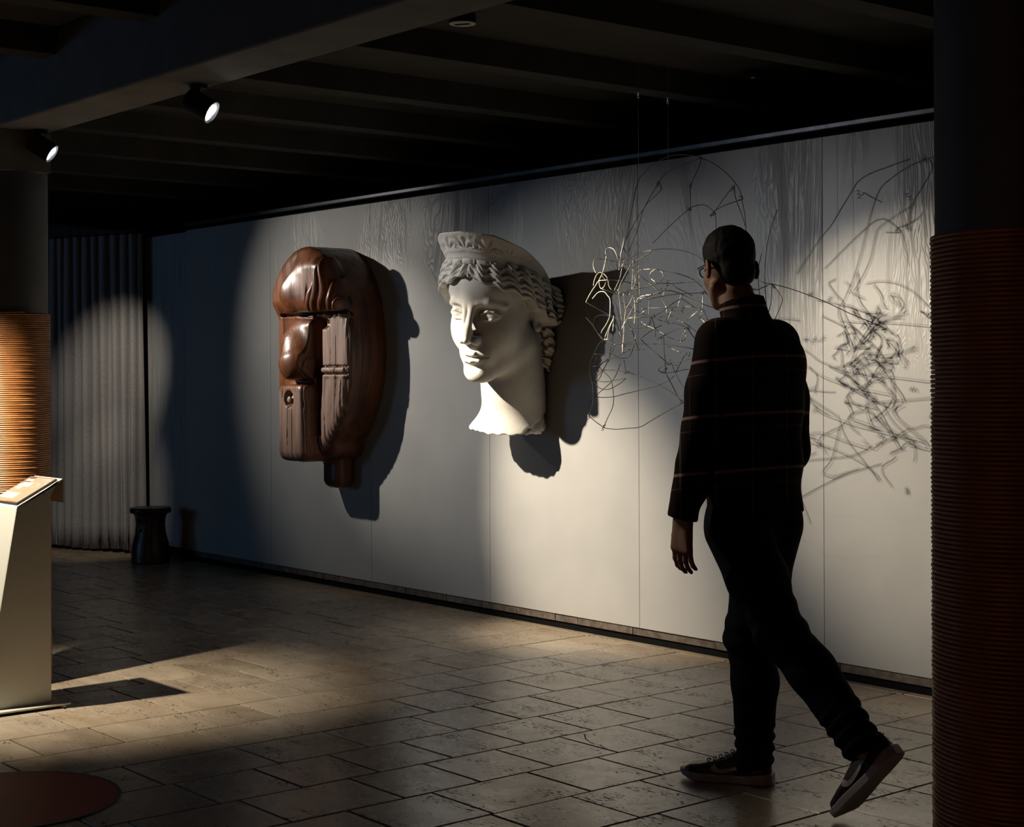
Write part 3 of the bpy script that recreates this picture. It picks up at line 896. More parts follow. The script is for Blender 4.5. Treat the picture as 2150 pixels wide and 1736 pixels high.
def build_mask():
    root = empty('wooden_mask', (-7.95, 5.29, 1.4), "tall dark brown carved wooden half face hanging on the grey panelled wall", 'sculpture')
    V, Q = surface('mask', mask_sdf, (-8.32, 4.80, .56), (-7.50, 5.31, 2.08), MRES)
    V[:, 1] = np.minimum(V[:, 1], 5.2965)
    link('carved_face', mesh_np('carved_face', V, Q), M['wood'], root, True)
    b = MB(); b.lathe([(.0, -.002), (.017, 0), (.021, .004), (.014, .010), (.0, .013)], (0, 0, 0), 20,
        Matrix.Translation((-8.062, 5.297 - .345, 1.132)) @ Matrix.Rotation(PI / 2, 4, 'X'), cap=False)
    b.build('glass_eye', M['glassy'], root, True)
MRES = .0045
t_ = NT('dull_glass', (.35, .30, .26), .12, 0, .9); M['glassy'] = t_.m
build_mask()

# ---------------------------------------------------------------- the walking visitor
def V3(a): return np.array(a, float)
PJ = {}
PJ['neck0'] = on_y(1566, 682, 3.65); PJ['neck1'] = on_y(1546, 620, 3.65)
PJ['head'] = on_y(1531, 560, 3.645)
PJ['chest'] = on_y(1572, 790, 3.65); PJ['waist'] = on_y(1578, 960, 3.65); PJ['pelvis'] = on_y(1583, 1075, 3.65)
for s, sg in (('L', -1), ('R', 1)):
    PJ['sh' + s] = PJ['chest'] + V3((0.0, .150 * sg, .088))
    PJ['hip' + s] = PJ['pelvis'] + V3((0, .078 * sg, -.045))
PJ['elL'] = on_y(1472, 915, 3.44); PJ['wrL'] = on_y(1434, 1092, 3.41)
PJ['elR'] = on_y(1662, 940, 3.85); PJ['wrR'] = on_y(1610, 1030, 3.80)
PJ['knR'] = on_y(1572, 1335, 3.735); PJ['anR'] = on_y(1583, 1575, 3.765)
PJ['knL'] = on_y(1636, 1325, 3.585); PJ['anL'] = on_y(1795, 1545, 3.605)
HP, HR3 = PJ['head'], rot(math.radians(-90 - 20), math.radians(10), 0)
def to_head(x, y, z):
    R = HR3
    a, b, c = (x - f4(HP[0])) * 1000, (y - f4(HP[1])) * 1000, (z - f4(HP[2])) * 1000
    return (a * f4(R[0, 0]) + b * f4(R[1, 0]) + c * f4(R[2, 0]), a * f4(R[0, 1]) + b * f4(R[1, 1]) + c * f4(R[2, 1]), a * f4(R[0, 2]) + b * f4(R[1, 2]) + c * f4(R[2, 2]))
def man_head(x, y, z):
    ax = np.abs(x)
    d = ell(x, y, z, (0, 2, 36), (72, 92, 80))
    d = smin(d, ell(x, y, z, (0, -36, -30), (58, 54, 84)), 22)
    d = smin(d, ell(ax, y, z, (38, -52, -30), (22, 22, 28)), 20)
    d = smin(d, caps(ax, y, z, (52, -4, -64), (17, -74, -102), 17, 15), 18)
    d = smin(d, ell(x, y, z, (0, -83, -104), (20, 15, 16)), 12)
    d = smin(d, caps(ax, y, z, (8, -91, 20), (46, -74, 17), 7, 6), 10)
    d = smax(d, -ell(ax, y, z, (31, -98, 2), (20, 14, 13)), 8)
    d = smin(d, ell(ax, y, z, (31, -74, 0), (16, 13, 13)), 3)
    d = smin(d, caps(x, y, z, (0, -92, 10), (0, -114, -32), 7, 9), 8)
    d = smin(d, ell(ax, y, z, (12, -101, -40), (7, 11, 8)), 4)
    d = smin(d, ell(x, y, z, (0, -80, -69), (30, 17, 22)), 14)
    d = smin(d, caps(ax, y, z, (0, -98, -66), (24, -87, -70), 5, 2), 3)
    d = smin(d, caps(ax, y, z, (0, -97, -76), (22, -87, -72), 6, 2), 3)
    d = smax(d, -caps(ax, y, z, (0, -105, -71), (26, -90, -71), 2, 1.6), 2)
    # ears
    e = ell(ax, y, z, (82, 16, -12), (9, 17, 31))
    e = smax(e, -ell(ax, y, z, (87, 9, -8), (8, 10, 20)), 3)
    d = smin(d, e, 5)
    return d
def finger(d, x, y, z, base, dirs, ls, r):
    p = V3(base); pts = [p]; rs = [r]
    for k, (dd, l) in enumerate(zip(dirs, ls)):
        p = p + V3(dd) / np.linalg.norm(dd) * l; pts.append(p); rs.append(r * (1 - .10 * (k + 1)))
    return chain(d, x, y, z, pts, rs, .004)
def hand(d, x, y, z, wr, down, fwd, side, sc=1.0):
    """relaxed hand: down = along the fingers, fwd = towards the thumb side, side = out of the back of the hand"""
    down, fwd, side = [V3(v) / np.linalg.norm(v) for v in (down, fwd, side)]
    P = lambda a, b, c: V3(wr) + (down * a + fwd * b + side * c) * sc
    for b0, b1 in ((-.018, -.030), (-.006, -.010), (.007, .010), (.018, .028)):
        near_chain = [P(.004, b0, 0), P(.085, b1, .004)]
        chain(d, x, y, z, near_chain, [.017 * sc, .0125 * sc], .012)
    for b, l, c in ((-.031, .060, .0), (-.0105, .074, .002), (.0105, .080, .003), (.030, .072, .001)):
        k = l / .08
        dirs = [down * 1 + side * -.15, down * .9 - side * .45, down * .7 - side * .8]
        finger(d, x, y, z, P(.083, b, c), [q + fwd * b * 1.5 for q in dirs], [.038 * k * sc, .026 * k * sc, .021 * k * sc], .0088 * sc)
    finger(d, x, y, z, P(.022, .022, -.004), [down * .75 + fwd * .65 - side * .3, down * .95 + fwd * .25 - side * .3, down - side * .2], [.040 * sc, .032 * sc, .024 * sc], .0108 * sc)
    return d
HL_DOWN = on_y(1432, 1166, 3.40) - PJ['wrL']
def body_sdf(x, y, z):
    d = np.full_like(x, 3.0)
    J = PJ
    # torso
    t = caps(x, y, z, J['pelvis'] + V3((0, -.04, 0)), J['chest'] + V3((0, -.065, .02)), .082, .100)
    t = smin(t, caps(x, y, z, J['pelvis'] + V3((0, .04, 0)), J['chest'] + V3((0, .065, .02)), .082, .100), .06)
    d = smin(d, t, .03)
    chain(d, x, y, z, [J['shL'] + V3((0, .03, 0)), J['neck0'] - V3((0, 0, .01)), J['shR'] - V3((0, .03, 0))], [.052, .05, .052], .04)
    chain(d, x, y, z, [J['neck0'] - V3((0, 0, .02)), J['neck1']], [.058, .054], .03)
    for s in 'LR':
        chain(d, x, y, z, [J['sh' + s], J['el' + s], J['wr' + s]], [.050, .038, .025], .02)
        chain(d, x, y, z, [J['hip' + s], J['kn' + s]], [.090, .058], .05)
        chain(d, x, y, z, [J['kn' + s], J['an' + s]], [.058, .038], .03)
    # feet inside the shoes
    chain(d, x, y, z, [J['anR'], J['anR'] + V3((.005, .0, -.05))], [.034, .024], .02)
    chain(d, x, y, z, [J['anL'], J['anL'] + V3((.018, 0, -.035))], [.034, .024], .02)
    hand(d, x, y, z, J['wrL'], HL_DOWN, (-1, 0, .12), (0, -1, 0))
    hand(d, x, y, z, J['wrR'], (-.9, -.35, -.2), (0, 0, 1), (.3, 1, 0))
    def hd(q, X, Y, Z):
        a, b, c = to_head(X, Y, Z)
        return smin(q, man_head(a, b, c) * f4(.001), .012)
    near(d, x, y, z, HP - .17, HP + .17, hd)
    return d
def hair_sdf(x, y, z):
    x, y, z = to_head(x, y, z)
    ax = np.abs(x)
    d = ell(x, y, z, (0, 4, 40), (77, 97, 88)) - 2.0 * vnoise(x * .12, y * .12, z * .1, 2) - .6 * vnoise(x * .5, y * .5, z * .4, 1)
    d = smin(d, ell(x, y, z, (0, 52, -28), (56, 46, 52)), 22)
    th = np.degrees(np.arctan2(ax, -(y - 2)))
    zl = np.interp(th, [0, 30, 50, 62, 74, 84, 100, 112, 130, 180], [72, 66, 52, 30, -2, -8, 14, -30, -62, -74])
    d = smax(d, zl.astype(f4) - z, 4)
    return (d * f4(.001)).astype(f4)
def shirt_sdf(x, y, z):
    J = PJ
    b = V3((0, 0, -.10))
    lo = J['pelvis'] + V3((.005, 0, -.02))
    d = caps(x, y, z, lo + V3((-.005, -.055, 0)), J['chest'] + V3((0.01, -.070, .04)), .108, .112)
    d = smin(d, caps(x, y, z, lo + V3((-.005, .055, 0)), J['chest'] + V3((0.01, .070, .04)), .108, .112), .07)
    d = smin(d, caps(x, y, z, J['chest'] + V3((.045, -.04, .04)), J['chest'] + V3((.045, .04, .04)), .095, .095), .06)
    s = np.full_like(x, 3.0)
    for q in 'LR':
        m = V3((0, .02 if q == 'L' else -.02, .012))
        chain(s, x, y, z, [J['sh' + q] + m, (J['sh' + q] + J['el' + q]) / 2, J['el' + q], J['el' + q] * .35 + J['wr' + q] * .65, J['wr' + q] + (J['el' + q] - J['wr' + q]) * .02],
              [.070, .064, .057, .050, .045], .03)
    d = smin(d, s, .020)
    k = np.full_like(x, 3.0)
    chain(k, x, y, z, [J['shL'] + V3((0, .04, .01)), J['neck0'] + V3((.006, 0, -.012)), J['shR'] + V3((0, -.04, .01))], [.060, .058, .060], .04)
    d = smin(d, k, .04)
    col = caps(x, y, z, J['neck0'] + V3((.004, 0, .0)), J['neck0'] + V3((-.018, 0, .075)), .076, .070)
    d = smin(d, np.maximum(col, z - (J['neck0'][2] + .078 + .30 * (x - J['neck0'][0]))), .015)
    # folds
    d = d + .0045 * np.sin(z * 38 + x * 14 + 2.0 * np.sin(y * 13)) * smooth01((1.3 - z) / .3) + .003 * vnoise(x * 22, y * 22, z * 16, 2)
    # hem, cuffs and hollow inside
    hem = J['pelvis'][2] - .030 + .030 * np.sin((y - 3.65) * 9 + 1.2) + (x - J['pelvis'][0]) * .10
    d = smax(d, (hem - z) + 10 * (s < d + .02) * 0, .004) if False else np.maximum(d, np.where(s > .012, hem - z, -1))
    for q in 'LR':
        a = J['wr' + q]; n = a - J['el' + q]; n = n / np.linalg.norm(n)
        off = (x - a[0]) * n[0] + (y - a[1]) * n[1] + (z - a[2]) * n[2]
        r = (x - a[0]) ** 2 + (y - a[1]) ** 2 + (z - a[2]) ** 2
        d = np.where(r < .012, np.maximum(d, off + .004), d)
    return d.astype(f4)
def jeans_sdf(x, y, z):
    J = PJ
    d = caps(x, y, z, J['pelvis'] + V3((0, -.045, .02)), J['pelvis'] + V3((0, .045, .02)), .103, .103)
    for q in 'LR':
        l = np.full_like(x, 3.0)
        cal = J['kn' + q] * .62 + J['an' + q] * .38 + V3((.018, 0, 0))
        end = J['an' + q] + (J['an' + q] - J['kn' + q]) * .12
        chain(l, x, y, z, [J['hip' + q], (J['hip' + q] + J['kn' + q]) / 2, J['kn' + q], cal, end], [.098, .086, .072, .068, .058], .03)
        n = J['an' + q] - J['kn' + q]; L = np.linalg.norm(n); n = n / L
        t = ((x - J['kn' + q][0]) * n[0] + (y - J['kn' + q][1]) * n[1] + (z - J['kn' + q][2]) * n[2]) / L
        l = l + .0045 * np.sin(t * 60 + 3 * np.sin(y * 20 + x * 9)) * smooth01((t - .72) / .1) + .003 * np.sin(t * 34 + y * 30) * smooth01((.25 - np.abs(t)) / .1)
        l = np.maximum(l, (t - 1.15 - .015 * np.sin(x * 40)) * L)
        d = smin(d, l, .045)
    d = d + .002 * vnoise(x * 26, y * 26, z * 18, 5)
    return np.maximum(d, z - (J['pelvis'][2] + .07)).astype(f4)
# shoes in their own frame: x forward from the heel, y out of the side seen, z up (metres)
def shoe_half(x): return np.interp(x, [0, .02, .06, .12, .18, .22, .26, .285, .295], [.018, .030, .034, .034, .043, .047, .040, .024, .004])
def shoe_top(x): return np.interp(x, [0, .02, .06, .095, .12, .15, .19, .23, .265, .29], [.104, .100, .092, .098, .096, .080, .062, .052, .046, .026])
def upper_sdf(x, y, z):
    h = shoe_half(x).astype(f4) - .35 * np.maximum(z - .045, 0); t = shoe_top(x).astype(f4)
    d = smax(np.abs(y) - h, z - t, .022)
    d = smax(d, .018 - z, .004)
    d = smax(d, np.abs(x - .147) - .145, .02)
    return (d * .8).astype(f4)
def sole_sdf(x, y, z):
    h = shoe_half(x).astype(f4) + .0045
    top = .026 + .010 * smooth01((.10 - x) / .1) + .004 * smooth01((x - .24) / .05)
    bot = .012 * smooth01((x - .235) / .06)
    d = smax(np.abs(y) - h, np.maximum(z - top, bot - z), .004)
    return np.maximum(d, np.abs(x - .1475) - .151).astype(f4) * f4(.8)
def shoe(root, O, fx, side, name='sneaker'):
    """O heel point on the ground side, fx toe direction, side the lateral axis that is seen"""
    ex = V3(fx) / np.linalg.norm(fx); ey = V3(side); ey = ey - ex * (ey @ ex); ey /= np.linalg.norm(ey); ez = np.cross(ex, ey)
    if ez @ V3((0, 0, 1)) < 0: ez = -ez
    T = lambda P: V3(O) + np.asarray(P)[..., 0:1] * ex + np.asarray(P)[..., 1:2] * ey + np.asarray(P)[..., 2:3] * ez
    flip = np.dot(np.cross(ex, ey), ez) < 0
    def put(nm, V, Q, mat, par, lab=None):
        W = T(np.asarray(V))
        Q = np.asarray(Q)
        o = link(nm, mesh_np(nm, W, Q[:, ::-1] if flip else Q), mat, par, True)
        if lab: o['label'] = lab
        return o
    V, Q = surface('u', upper_sdf, (-.01, -.06, .0), (.31, .06, .11), .003)
    up = put('shoe', V, Q, M['shoe'], root, 'dark burgundy and black low sneaker with white sole')
    V, Q = surface('s', sole_sdf, (-.012, -.062, -.008), (.312, .062, .05), .003)
    put('sole', V, Q, M['sole'], up)
    # swoosh on both sides: thin raised shape following the flank
    top = [(.272 - .0, .0)]
    lower = [(.176, .058), (.186, .046), (.180, .036), (.166, .031), (.150, .032), (.120, .040), (.080, .054), (.040, .068), (.006, .082)]
    upper = [(.176, .058), (.170, .052), (.166, .046), (.160, .0435), (.150, .0435), (.120, .050), (.080, .061), (.040, .072), (.006, .084)]
    lo_, up_ = spline([(a, 0, b) for a, b in lower], 5), spline([(a, 0, b) for a, b in upper], 5)
    for sg in (1, -1):
        v = []; f = []
        n = len(lo_)
        for off in (.0030, .0052):
            for chain_ in (lo_, up_):
                for p in chain_:
                    hw = float(shoe_half(p[0])) - .35 * max(p[2] - .045, 0)
                    tt = float(shoe_top(p[0]))
                    v.append((p[0], sg * (hw - .004 * max(0, 1 - (tt - p[2]) / .02) + off - .001), p[2]))
        for i in range(n - 1):
            a, b, c, e = i, i + 1, n + i + 1, n + i
            f += [(a, b, c, e), (2 * n + a, 2 * n + e, 2 * n + c, 2 * n + b), (a, 2 * n + a, 2 * n + b, b), (e, c, 2 * n + c, 2 * n + e)]
        W = T(np.array(v))
        put_ = MB(); put_.add([tuple(p) for p in W], f); put_.build('curved_side_stripe', M['stripe'], up)
    # laces
    for i in range(6):
        xx = .205 - i * .019
        zt = float(shoe_top(xx)) + .002
        pts = [(xx - .006, -.024, zt - .012), (xx, -.014, zt + .001), (xx + .004, 0, zt + .003), (xx, .014, zt + .001), (xx - .006, .026, zt - .012)]
        W = T(np.array(spline(pts, 4)))
        MB().tube([tuple(p) for p in W], .0026, 6).build('lace', M['lace'], up, True)
    return up
def build_person():
    root = empty('person', (PJ['pelvis'][0], PJ['pelvis'][1], 0),
                 "person in dark plaid shirt and dark jeans walking past the wire sculpture", 'person')
    lo = np.array([-3.85, 3.28, -.02]); hi = np.array([-2.75, 4.02, 1.80])
    V, Q = surface('body', body_sdf, lo, hi, .0048)
    link('body', mesh_np('body', V, Q), M['skin'], root, True)
    V, Q = surface('hair', hair_sdf, HP - .15, HP + .17, .0036)
    link('hair', mesh_np('hair', V, Q), M['hair'], root, True)
    V, Q = surface('shirt', shirt_sdf, (-3.75, 3.28, .60), (-2.95, 4.03, 1.60), .006)
    link('shirt', mesh_np('shirt', relax(V, Q, 1), Q), M['plaid'], root, True)['label'] = 'dark plaid overshirt with thin pale stripes'
    V, Q = surface('jeans', jeans_sdf, (-3.7, 3.4, .03), (-2.75, 3.95, 1.05), .006)
    link('jeans', mesh_np('jeans', relax(V, Q, 1), Q), M['denim'], root, True)
    # right shoe flat on the floor, left shoe on its toe
    heelR = on_z(1622, 1648, 0.0); toeR = on_z(1441, 1630, 0.0)
    dR = toeR - heelR
    shoe(root, heelR + V3((0, -.0, .001)), dR, (dR[1], -dR[0], 0) if (dR[1] * 0 + dR[0] * 3.65 < 0) and False else (-dR[1] * -1, dR[0], 0))
    toeL = on_z(1762, 1722, 0.004)
    heelL = on_y(1884, 1592, toeL[1] + .03)
    dL = toeL - heelL; dL = dL / np.linalg.norm(dL)
    shoe(root, toeL - dL * .292, dL, (0, -1, 0))
    # glasses
    g = MB()
    H = lambda p: HP + HR3 @ (V3(p) * .001)
    for s in (-1, 1):
        rim = [H((s * 32 + 21 * math.cos(a), -101 + 4 * abs(math.cos(a)), 3 + 16 * math.sin(a))) for a in np.linspace(0, 2 * PI, 21)]
        g.tube(rim, .0022, 6, cap=False)
        g.tube([H((s * 53, -97, 8)), H((s * 76, -60, 7)), H((s * 81, 4, 4)), H((s * 79, 20, -8))], .0024, 6)
    g.tube([H((-11, -103, 6)), H((0, -106, 8)), H((11, -103, 6))], .002, 6)
    g.build('glasses', M['black_metal'], root, True)
def mat_plaid():
    t = NT('dark_plaid_wool', (.02, .015, .015), .92, 0, .15)
    P = t.coord('Object')
    s = t.node('ShaderNodeSeparateXYZ'); t.L(P, s.inputs[0])
    def band(src, period, w, off):
        f = t.math('FRACT', t.math('ADD', t.math('DIVIDE', src, period), off))
        return t.math('LESS_THAN', f, w)
    hor = t.math('ADD', s.outputs[2], t.math('MULTIPLY', s.outputs[0], -.12))
    ver = t.math('ADD', s.outputs[1], s.outputs[0])
    base = t.mix(band(hor, .165, .42, .1), (.010, .007, .008), (.022, .010, .010))
    base = t.mix(t.math('MULTIPLY', band(ver, .15, .4, .2), .5), base, (.028, .013, .012))
    h1, h2 = band(hor, .165, .055, .62), band(hor, .165, .018, .85)
    v1, v2 = band(ver, .15, .05, .7), band(ver, .15, .02, .42)
    base = t.mix(t.math('MULTIPLY', h2, .5), base, (.26, .16, .15))
    base = t.mix(t.math('MULTIPLY', v2, .35), base, (.20, .12, .10))
    base = t.mix(t.math('MULTIPLY', v1, .4), base, (.30, .17, .13))
    base = t.mix(t.math('MULTIPLY', h1, .8), base, (.50, .31, .27))
    base = t.mix(t.math('MULTIPLY', t.math('MULTIPLY', h1, v1), .9), base, (.75, .60, .48))
    t.color(base); t.bump(t.noise(P, 240, 2, .5), .3, .001)
    return t.m
M['plaid'] = mat_plaid()
M['denim'] = mat_noisy('dark_denim', (.006, .007, .010), (.010, .011, .016), .9, 160, .3, .001, spec=.15)
M['skin'] = mat_noisy('skin', (.42, .23, .15), (.50, .28, .19), .55, 20, .15, .001)
M['hair'] = mat_noisy('black_hair', (.006, .005, .004), (.012, .010, .008), .7, 60, .5, .002, spec=.2)
M['shoe'] = mat_noisy('burgundy_leather', (.030, .010, .012), (.045, .014, .016), .45, 30, .1, .001)
M['sole'] = mat_noisy('white_rubber', (.50, .44, .46), (.58, .52, .54), .6, 40, .05, .001)
M['stripe'] = mat_noisy('white_leather', (.60, .55, .55), (.66, .61, .61), .5, 40, .05, .001)
M['lace'] = mat_noisy('white_lace', (.66, .64, .66), (.72, .70, .72), .8, 200, .2, .001)
build_person()

# ---------------------------------------------------------------- hanging wire drawing
def build_wires():
    root = empty('wire_sculpture', (-4.8, 4.65, 1.6), "airy tangle of bent bright and dark wire hanging before the grey wall", 'sculpture')
    A = lambda p: (1230 + p[0] / 7.233, 500 + p[1] / 7.233)
    B = lambda p: (1200 + p[0] / 7.233, 700 + p[1] / 7.233)
    G = lambda p: (1190 + p[0] / 2.712, 300 + p[1] / 2.712)
    K = lambda p: (1380 + p[0] / 2.283, 440 + p[1] / 2.283)
    N = lambda p: (1600 + p[0] / 2.592, 230 + p[1] / 2.592)
    rr = random.Random(11)
    def wire(fn, pts, dark, y0, y1, r=None, bow=0.0):
        P = []
        sp = spline([(a, b, 0) for a, b in pts], 5)
        n = len(sp)
        ph = rr.uniform(0, 6); am = rr.uniform(.004, .02)
        for i, p in enumerate(sp):
            t = i / max(n - 1, 1)
            x, y = fn(p)
            Y = y0 + (y1 - y0) * t + bow * math.sin(PI * t) + am * math.sin(5 * t + ph)
            P.append(tuple(on_y(x, y, min(Y, 5.27))))
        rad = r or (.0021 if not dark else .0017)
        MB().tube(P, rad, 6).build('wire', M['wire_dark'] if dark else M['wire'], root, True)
    def knots(fn, pts, Y):
        for p in pts:
            x, y = fn(p); c = on_y(x, y, Y)
            a0 = rr.uniform(0, 6); q = []
            d = Vector((rr.uniform(-1, 1), rr.uniform(-.4, .4), rr.uniform(-1, 1))).normalized()
            u = d.orthogonal().normalized(); v = d.cross(u)
            for i in range(19):
                a = a0 + i * .9
                q.append(Vector(c) + d * (i - 9) * .0016 + u * .005 * math.cos(a) + v * .005 * math.sin(a))
            MB().tube(q, .0012, 5).build('twist', M['wire_dark'], root, True)
    bright = [
        [(5, 975), (20, 930), (100, 790), (170, 690), (250, 540), (300, 370), (315, 270)],
        [(100, 920), (180, 830), (240, 810), (290, 820), (330, 870), (370, 935), (370, 1100), (360, 1200), (310, 1310), (250, 1400), (235, 1440)],
        [(115, 720), (130, 640), (170, 550), (220, 520), (270, 540), (320, 590), (340, 650), (350, 720), (390, 780), (440, 800), (480, 830)],
        [(250, 575), (290, 620), (300, 670), (280, 730), (235, 765), (210, 720), (205, 650), (220, 600), (250, 575)],
        [(235, 765), (330, 800), (430, 835), (480, 840)],
        [(165, 680), (200, 650), (240, 640), (300, 638), (330, 630)],
        [(305, 240), (300, 190), (330, 155), (370, 145), (420, 165), (450, 210), (480, 280), (500, 330)],
        [(155, 530), (120, 450), (115, 380), (135, 330), (180, 313), (250, 320), (310, 335), (380, 340), (440, 355), (500, 370)],
        [(310, 280), (300, 350), (285, 410), (255, 530)],
        [(570, 350), (660, 310), (760, 245), (860, 210), (960, 190), (1010, 175)],
        [(1010, 175), (960, 230), (880, 280), (790, 330), (740, 355), (710, 350)],
        [(585, 0), (565, 110), (540, 210), (530, 300), (515, 370), (510, 450), (505, 480)],
        [(560, 385), (545, 470), (530, 560), (500, 650), (460, 740), (430, 800)],
        [(700, 370), (640, 480), (580, 590), (530, 690), (490, 800)],
        [(715, 355), (722, 440), (715, 560), (705, 700), (700, 790)],
        [(660, 850), (700, 790), (740, 710), (755, 640), (750, 580), (790, 520), (840, 480), (920, 472), (1040, 470), (1110, 485)],
        [(1040, 480), (990, 520), (980, 570), (1000, 620), (1040, 650), (1060, 670), (1065, 680)],
        [(1110, 485), (1160, 520), (1180, 570), (1165, 620), (1140, 650)],
        [(800, 425), (810, 520), (808, 640), (815, 760), (810, 870)],
        [(500, 830), (620, 800), (770, 770), (880, 750), (990, 720), (1080, 690), (1140, 683), (1245, 688), (1310, 705), (1380, 755), (1500, 815), (1620, 875)],
        [(1245, 688), (1215, 760), (1170, 880)],
        [(570, 390), (700, 470), (850, 590), (1000, 710), (1100, 790)],
        [(780, 970), (900, 940), (1050, 905), (1180, 880), (1300, 860), (1450, 845), (1620, 838), (1780, 830)],
        [(770, 975), (790, 920), (830, 890), (870, 875), (960, 860), (1020, 850)],
        [(820, 920), (1000, 860), (1120, 820), (1200, 800), (1270, 797), (1350, 815), (1450, 850), (1600, 930), (1780, 1005), (1940, 1060)],
        [(1155, 890), (1200, 1000), (1225, 1060), (1235, 1140)],
        [(1240, 1150), (1350, 1210), (1520, 1300), (1620, 1375), (1720, 1450)],
        [(850, 1072), (950, 1065), (1100, 1058), (1230, 1056), (1400, 1040), (1640, 1042)],
        [(520, 1262), (600, 1240), (700, 1215), (850, 1200), (1000, 1195)],
        [(850, 1270), (860, 1290), (950, 1335), (1060, 1385), (1200, 1465), (1330, 1530), (1430, 1555), (1480, 1560), (1510, 1530), (1520, 1450), (1490, 1380)],
        [(1440, 1590), (1460, 1500), (1500, 1430), (1540, 1360)],
        [(690, 1385), (750, 1370), (900, 1362), (1060, 1355)],
        [(500, 840), (510, 930), (530, 1090), (545, 1240)],
        [(570, 840), (585, 960), (600, 1080)],
        [(715, 870), (680, 960), (620, 1060), (600, 1150), (590, 1240), (580, 1320), (578, 1450), (565, 1600), (560, 1736)],
        [(725, 885), (745, 980), (750, 1130), (745, 1240), (735, 1300)],
        [(770, 960), (700, 1090), (640, 1200), (600, 1270), (540, 1390)],
        [(425, 1180), (420, 1300), (410, 1400)],
        [(420, 1230), (370, 1340), (340, 1450), (325, 1550)],
        [(420, 1220), (350, 1360), (290, 1510)],
        [(280, 1535), (350, 1535), (400, 1545)],
        [(430, 1620), (560, 1600), (730, 1545), (760, 1480)],
        [(510, 1430), (545, 1500), (555, 1640), (570, 1736)],
        [(1130, 1575), (1200, 1620), (1300, 1670), (1440, 1736)],
        [(1440, 910), (1550, 980), (1640, 1040), (1700, 1080), (1770, 1080)],
        [(1780, 850), (1775, 960), (1770, 1080), (1740, 1210)],
        [(1660, 1140), (1740, 1215), (1840, 1305)],
        [(1530, 1255), (1660, 1140), (1700, 1110)],
        [(1450, 850), (1430, 930), (1400, 1035)],
        [(970, 860), (965, 1000), (960, 1180)],
        [(620, 1230), (740, 1190), (830, 1150), (890, 1105)],
        [(1240, 1260), (1280, 1150), (1320, 1070)],
    ]
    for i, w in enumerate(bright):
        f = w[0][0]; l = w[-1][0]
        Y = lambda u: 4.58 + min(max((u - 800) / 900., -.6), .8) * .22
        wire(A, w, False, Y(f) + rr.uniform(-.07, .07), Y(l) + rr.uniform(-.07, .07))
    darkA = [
        [(0, 1200), (120, 1340), (240, 1520), (410, 1600), (560, 1650), (790, 1695), (830, 1680), (880, 1695)],
        [(135, 1215), (180, 1180), (260, 1165), (350, 1180), (430, 1200), (480, 1320), (500, 1390), (530, 1395)],
        [(15, 980), (120, 1040), (230, 1100), (360, 1170), (500, 1230), (640, 1270), (850, 1300)],
        [(0, 1020), (60, 1200), (150, 1370), (240, 1520)],
        [(130, 1220), (120, 1300), (160, 1400), (260, 1530)],
        [(830, 1525), (1000, 1400), (1150, 1320)],
        [(1080, 1540), (1165, 1490), (1300, 1420), (1420, 1370), (1540, 1355)],
        [(1020, 1190), (1100, 1150), (1200, 1080), (1290, 1010), (1430, 925)],
        [(1110, 485), (1250, 510), (1400, 540), (1550, 590), (1650, 640), (1760, 740), (1850, 860)],
        [(1180, 690), (1350, 685), (1550, 670), (1730, 655)],
        [(1540, 1360), (1620, 1480), (1680, 1560), (1730, 1680)],
        [(1010, 1195), (1200, 1195), (1400, 1200), (1700, 1215), (1850, 1235)],
        [(1330, 1110), (1500, 1080), (1650, 1080), (1760, 1080), (1850, 1230)],
        [(500, 960), (640, 1030), (820, 1130), (1000, 1195), (1200, 1270), (1400, 1300), (1540, 1360)],
        [(410, 1400), (405, 1600)],
        [(440, 980), (480, 1100), (520, 1280), (540, 1480), (550, 1600)],
        [(560, 120), (600, 200), (670, 290)],
        [(240, 640), (440, 638), (640, 670), (820, 720)],
        [(640, 1300), (700, 1400), (760, 1580), (790, 1690)],
        [(460, 390), (500, 480), (560, 440), (600, 490)],
        [(1000, 1210), (1040, 1330), (1060, 1500)],
    ]
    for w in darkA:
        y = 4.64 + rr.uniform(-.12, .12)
        wire(A, w, True, y, y + rr.uniform(-.1, .1))
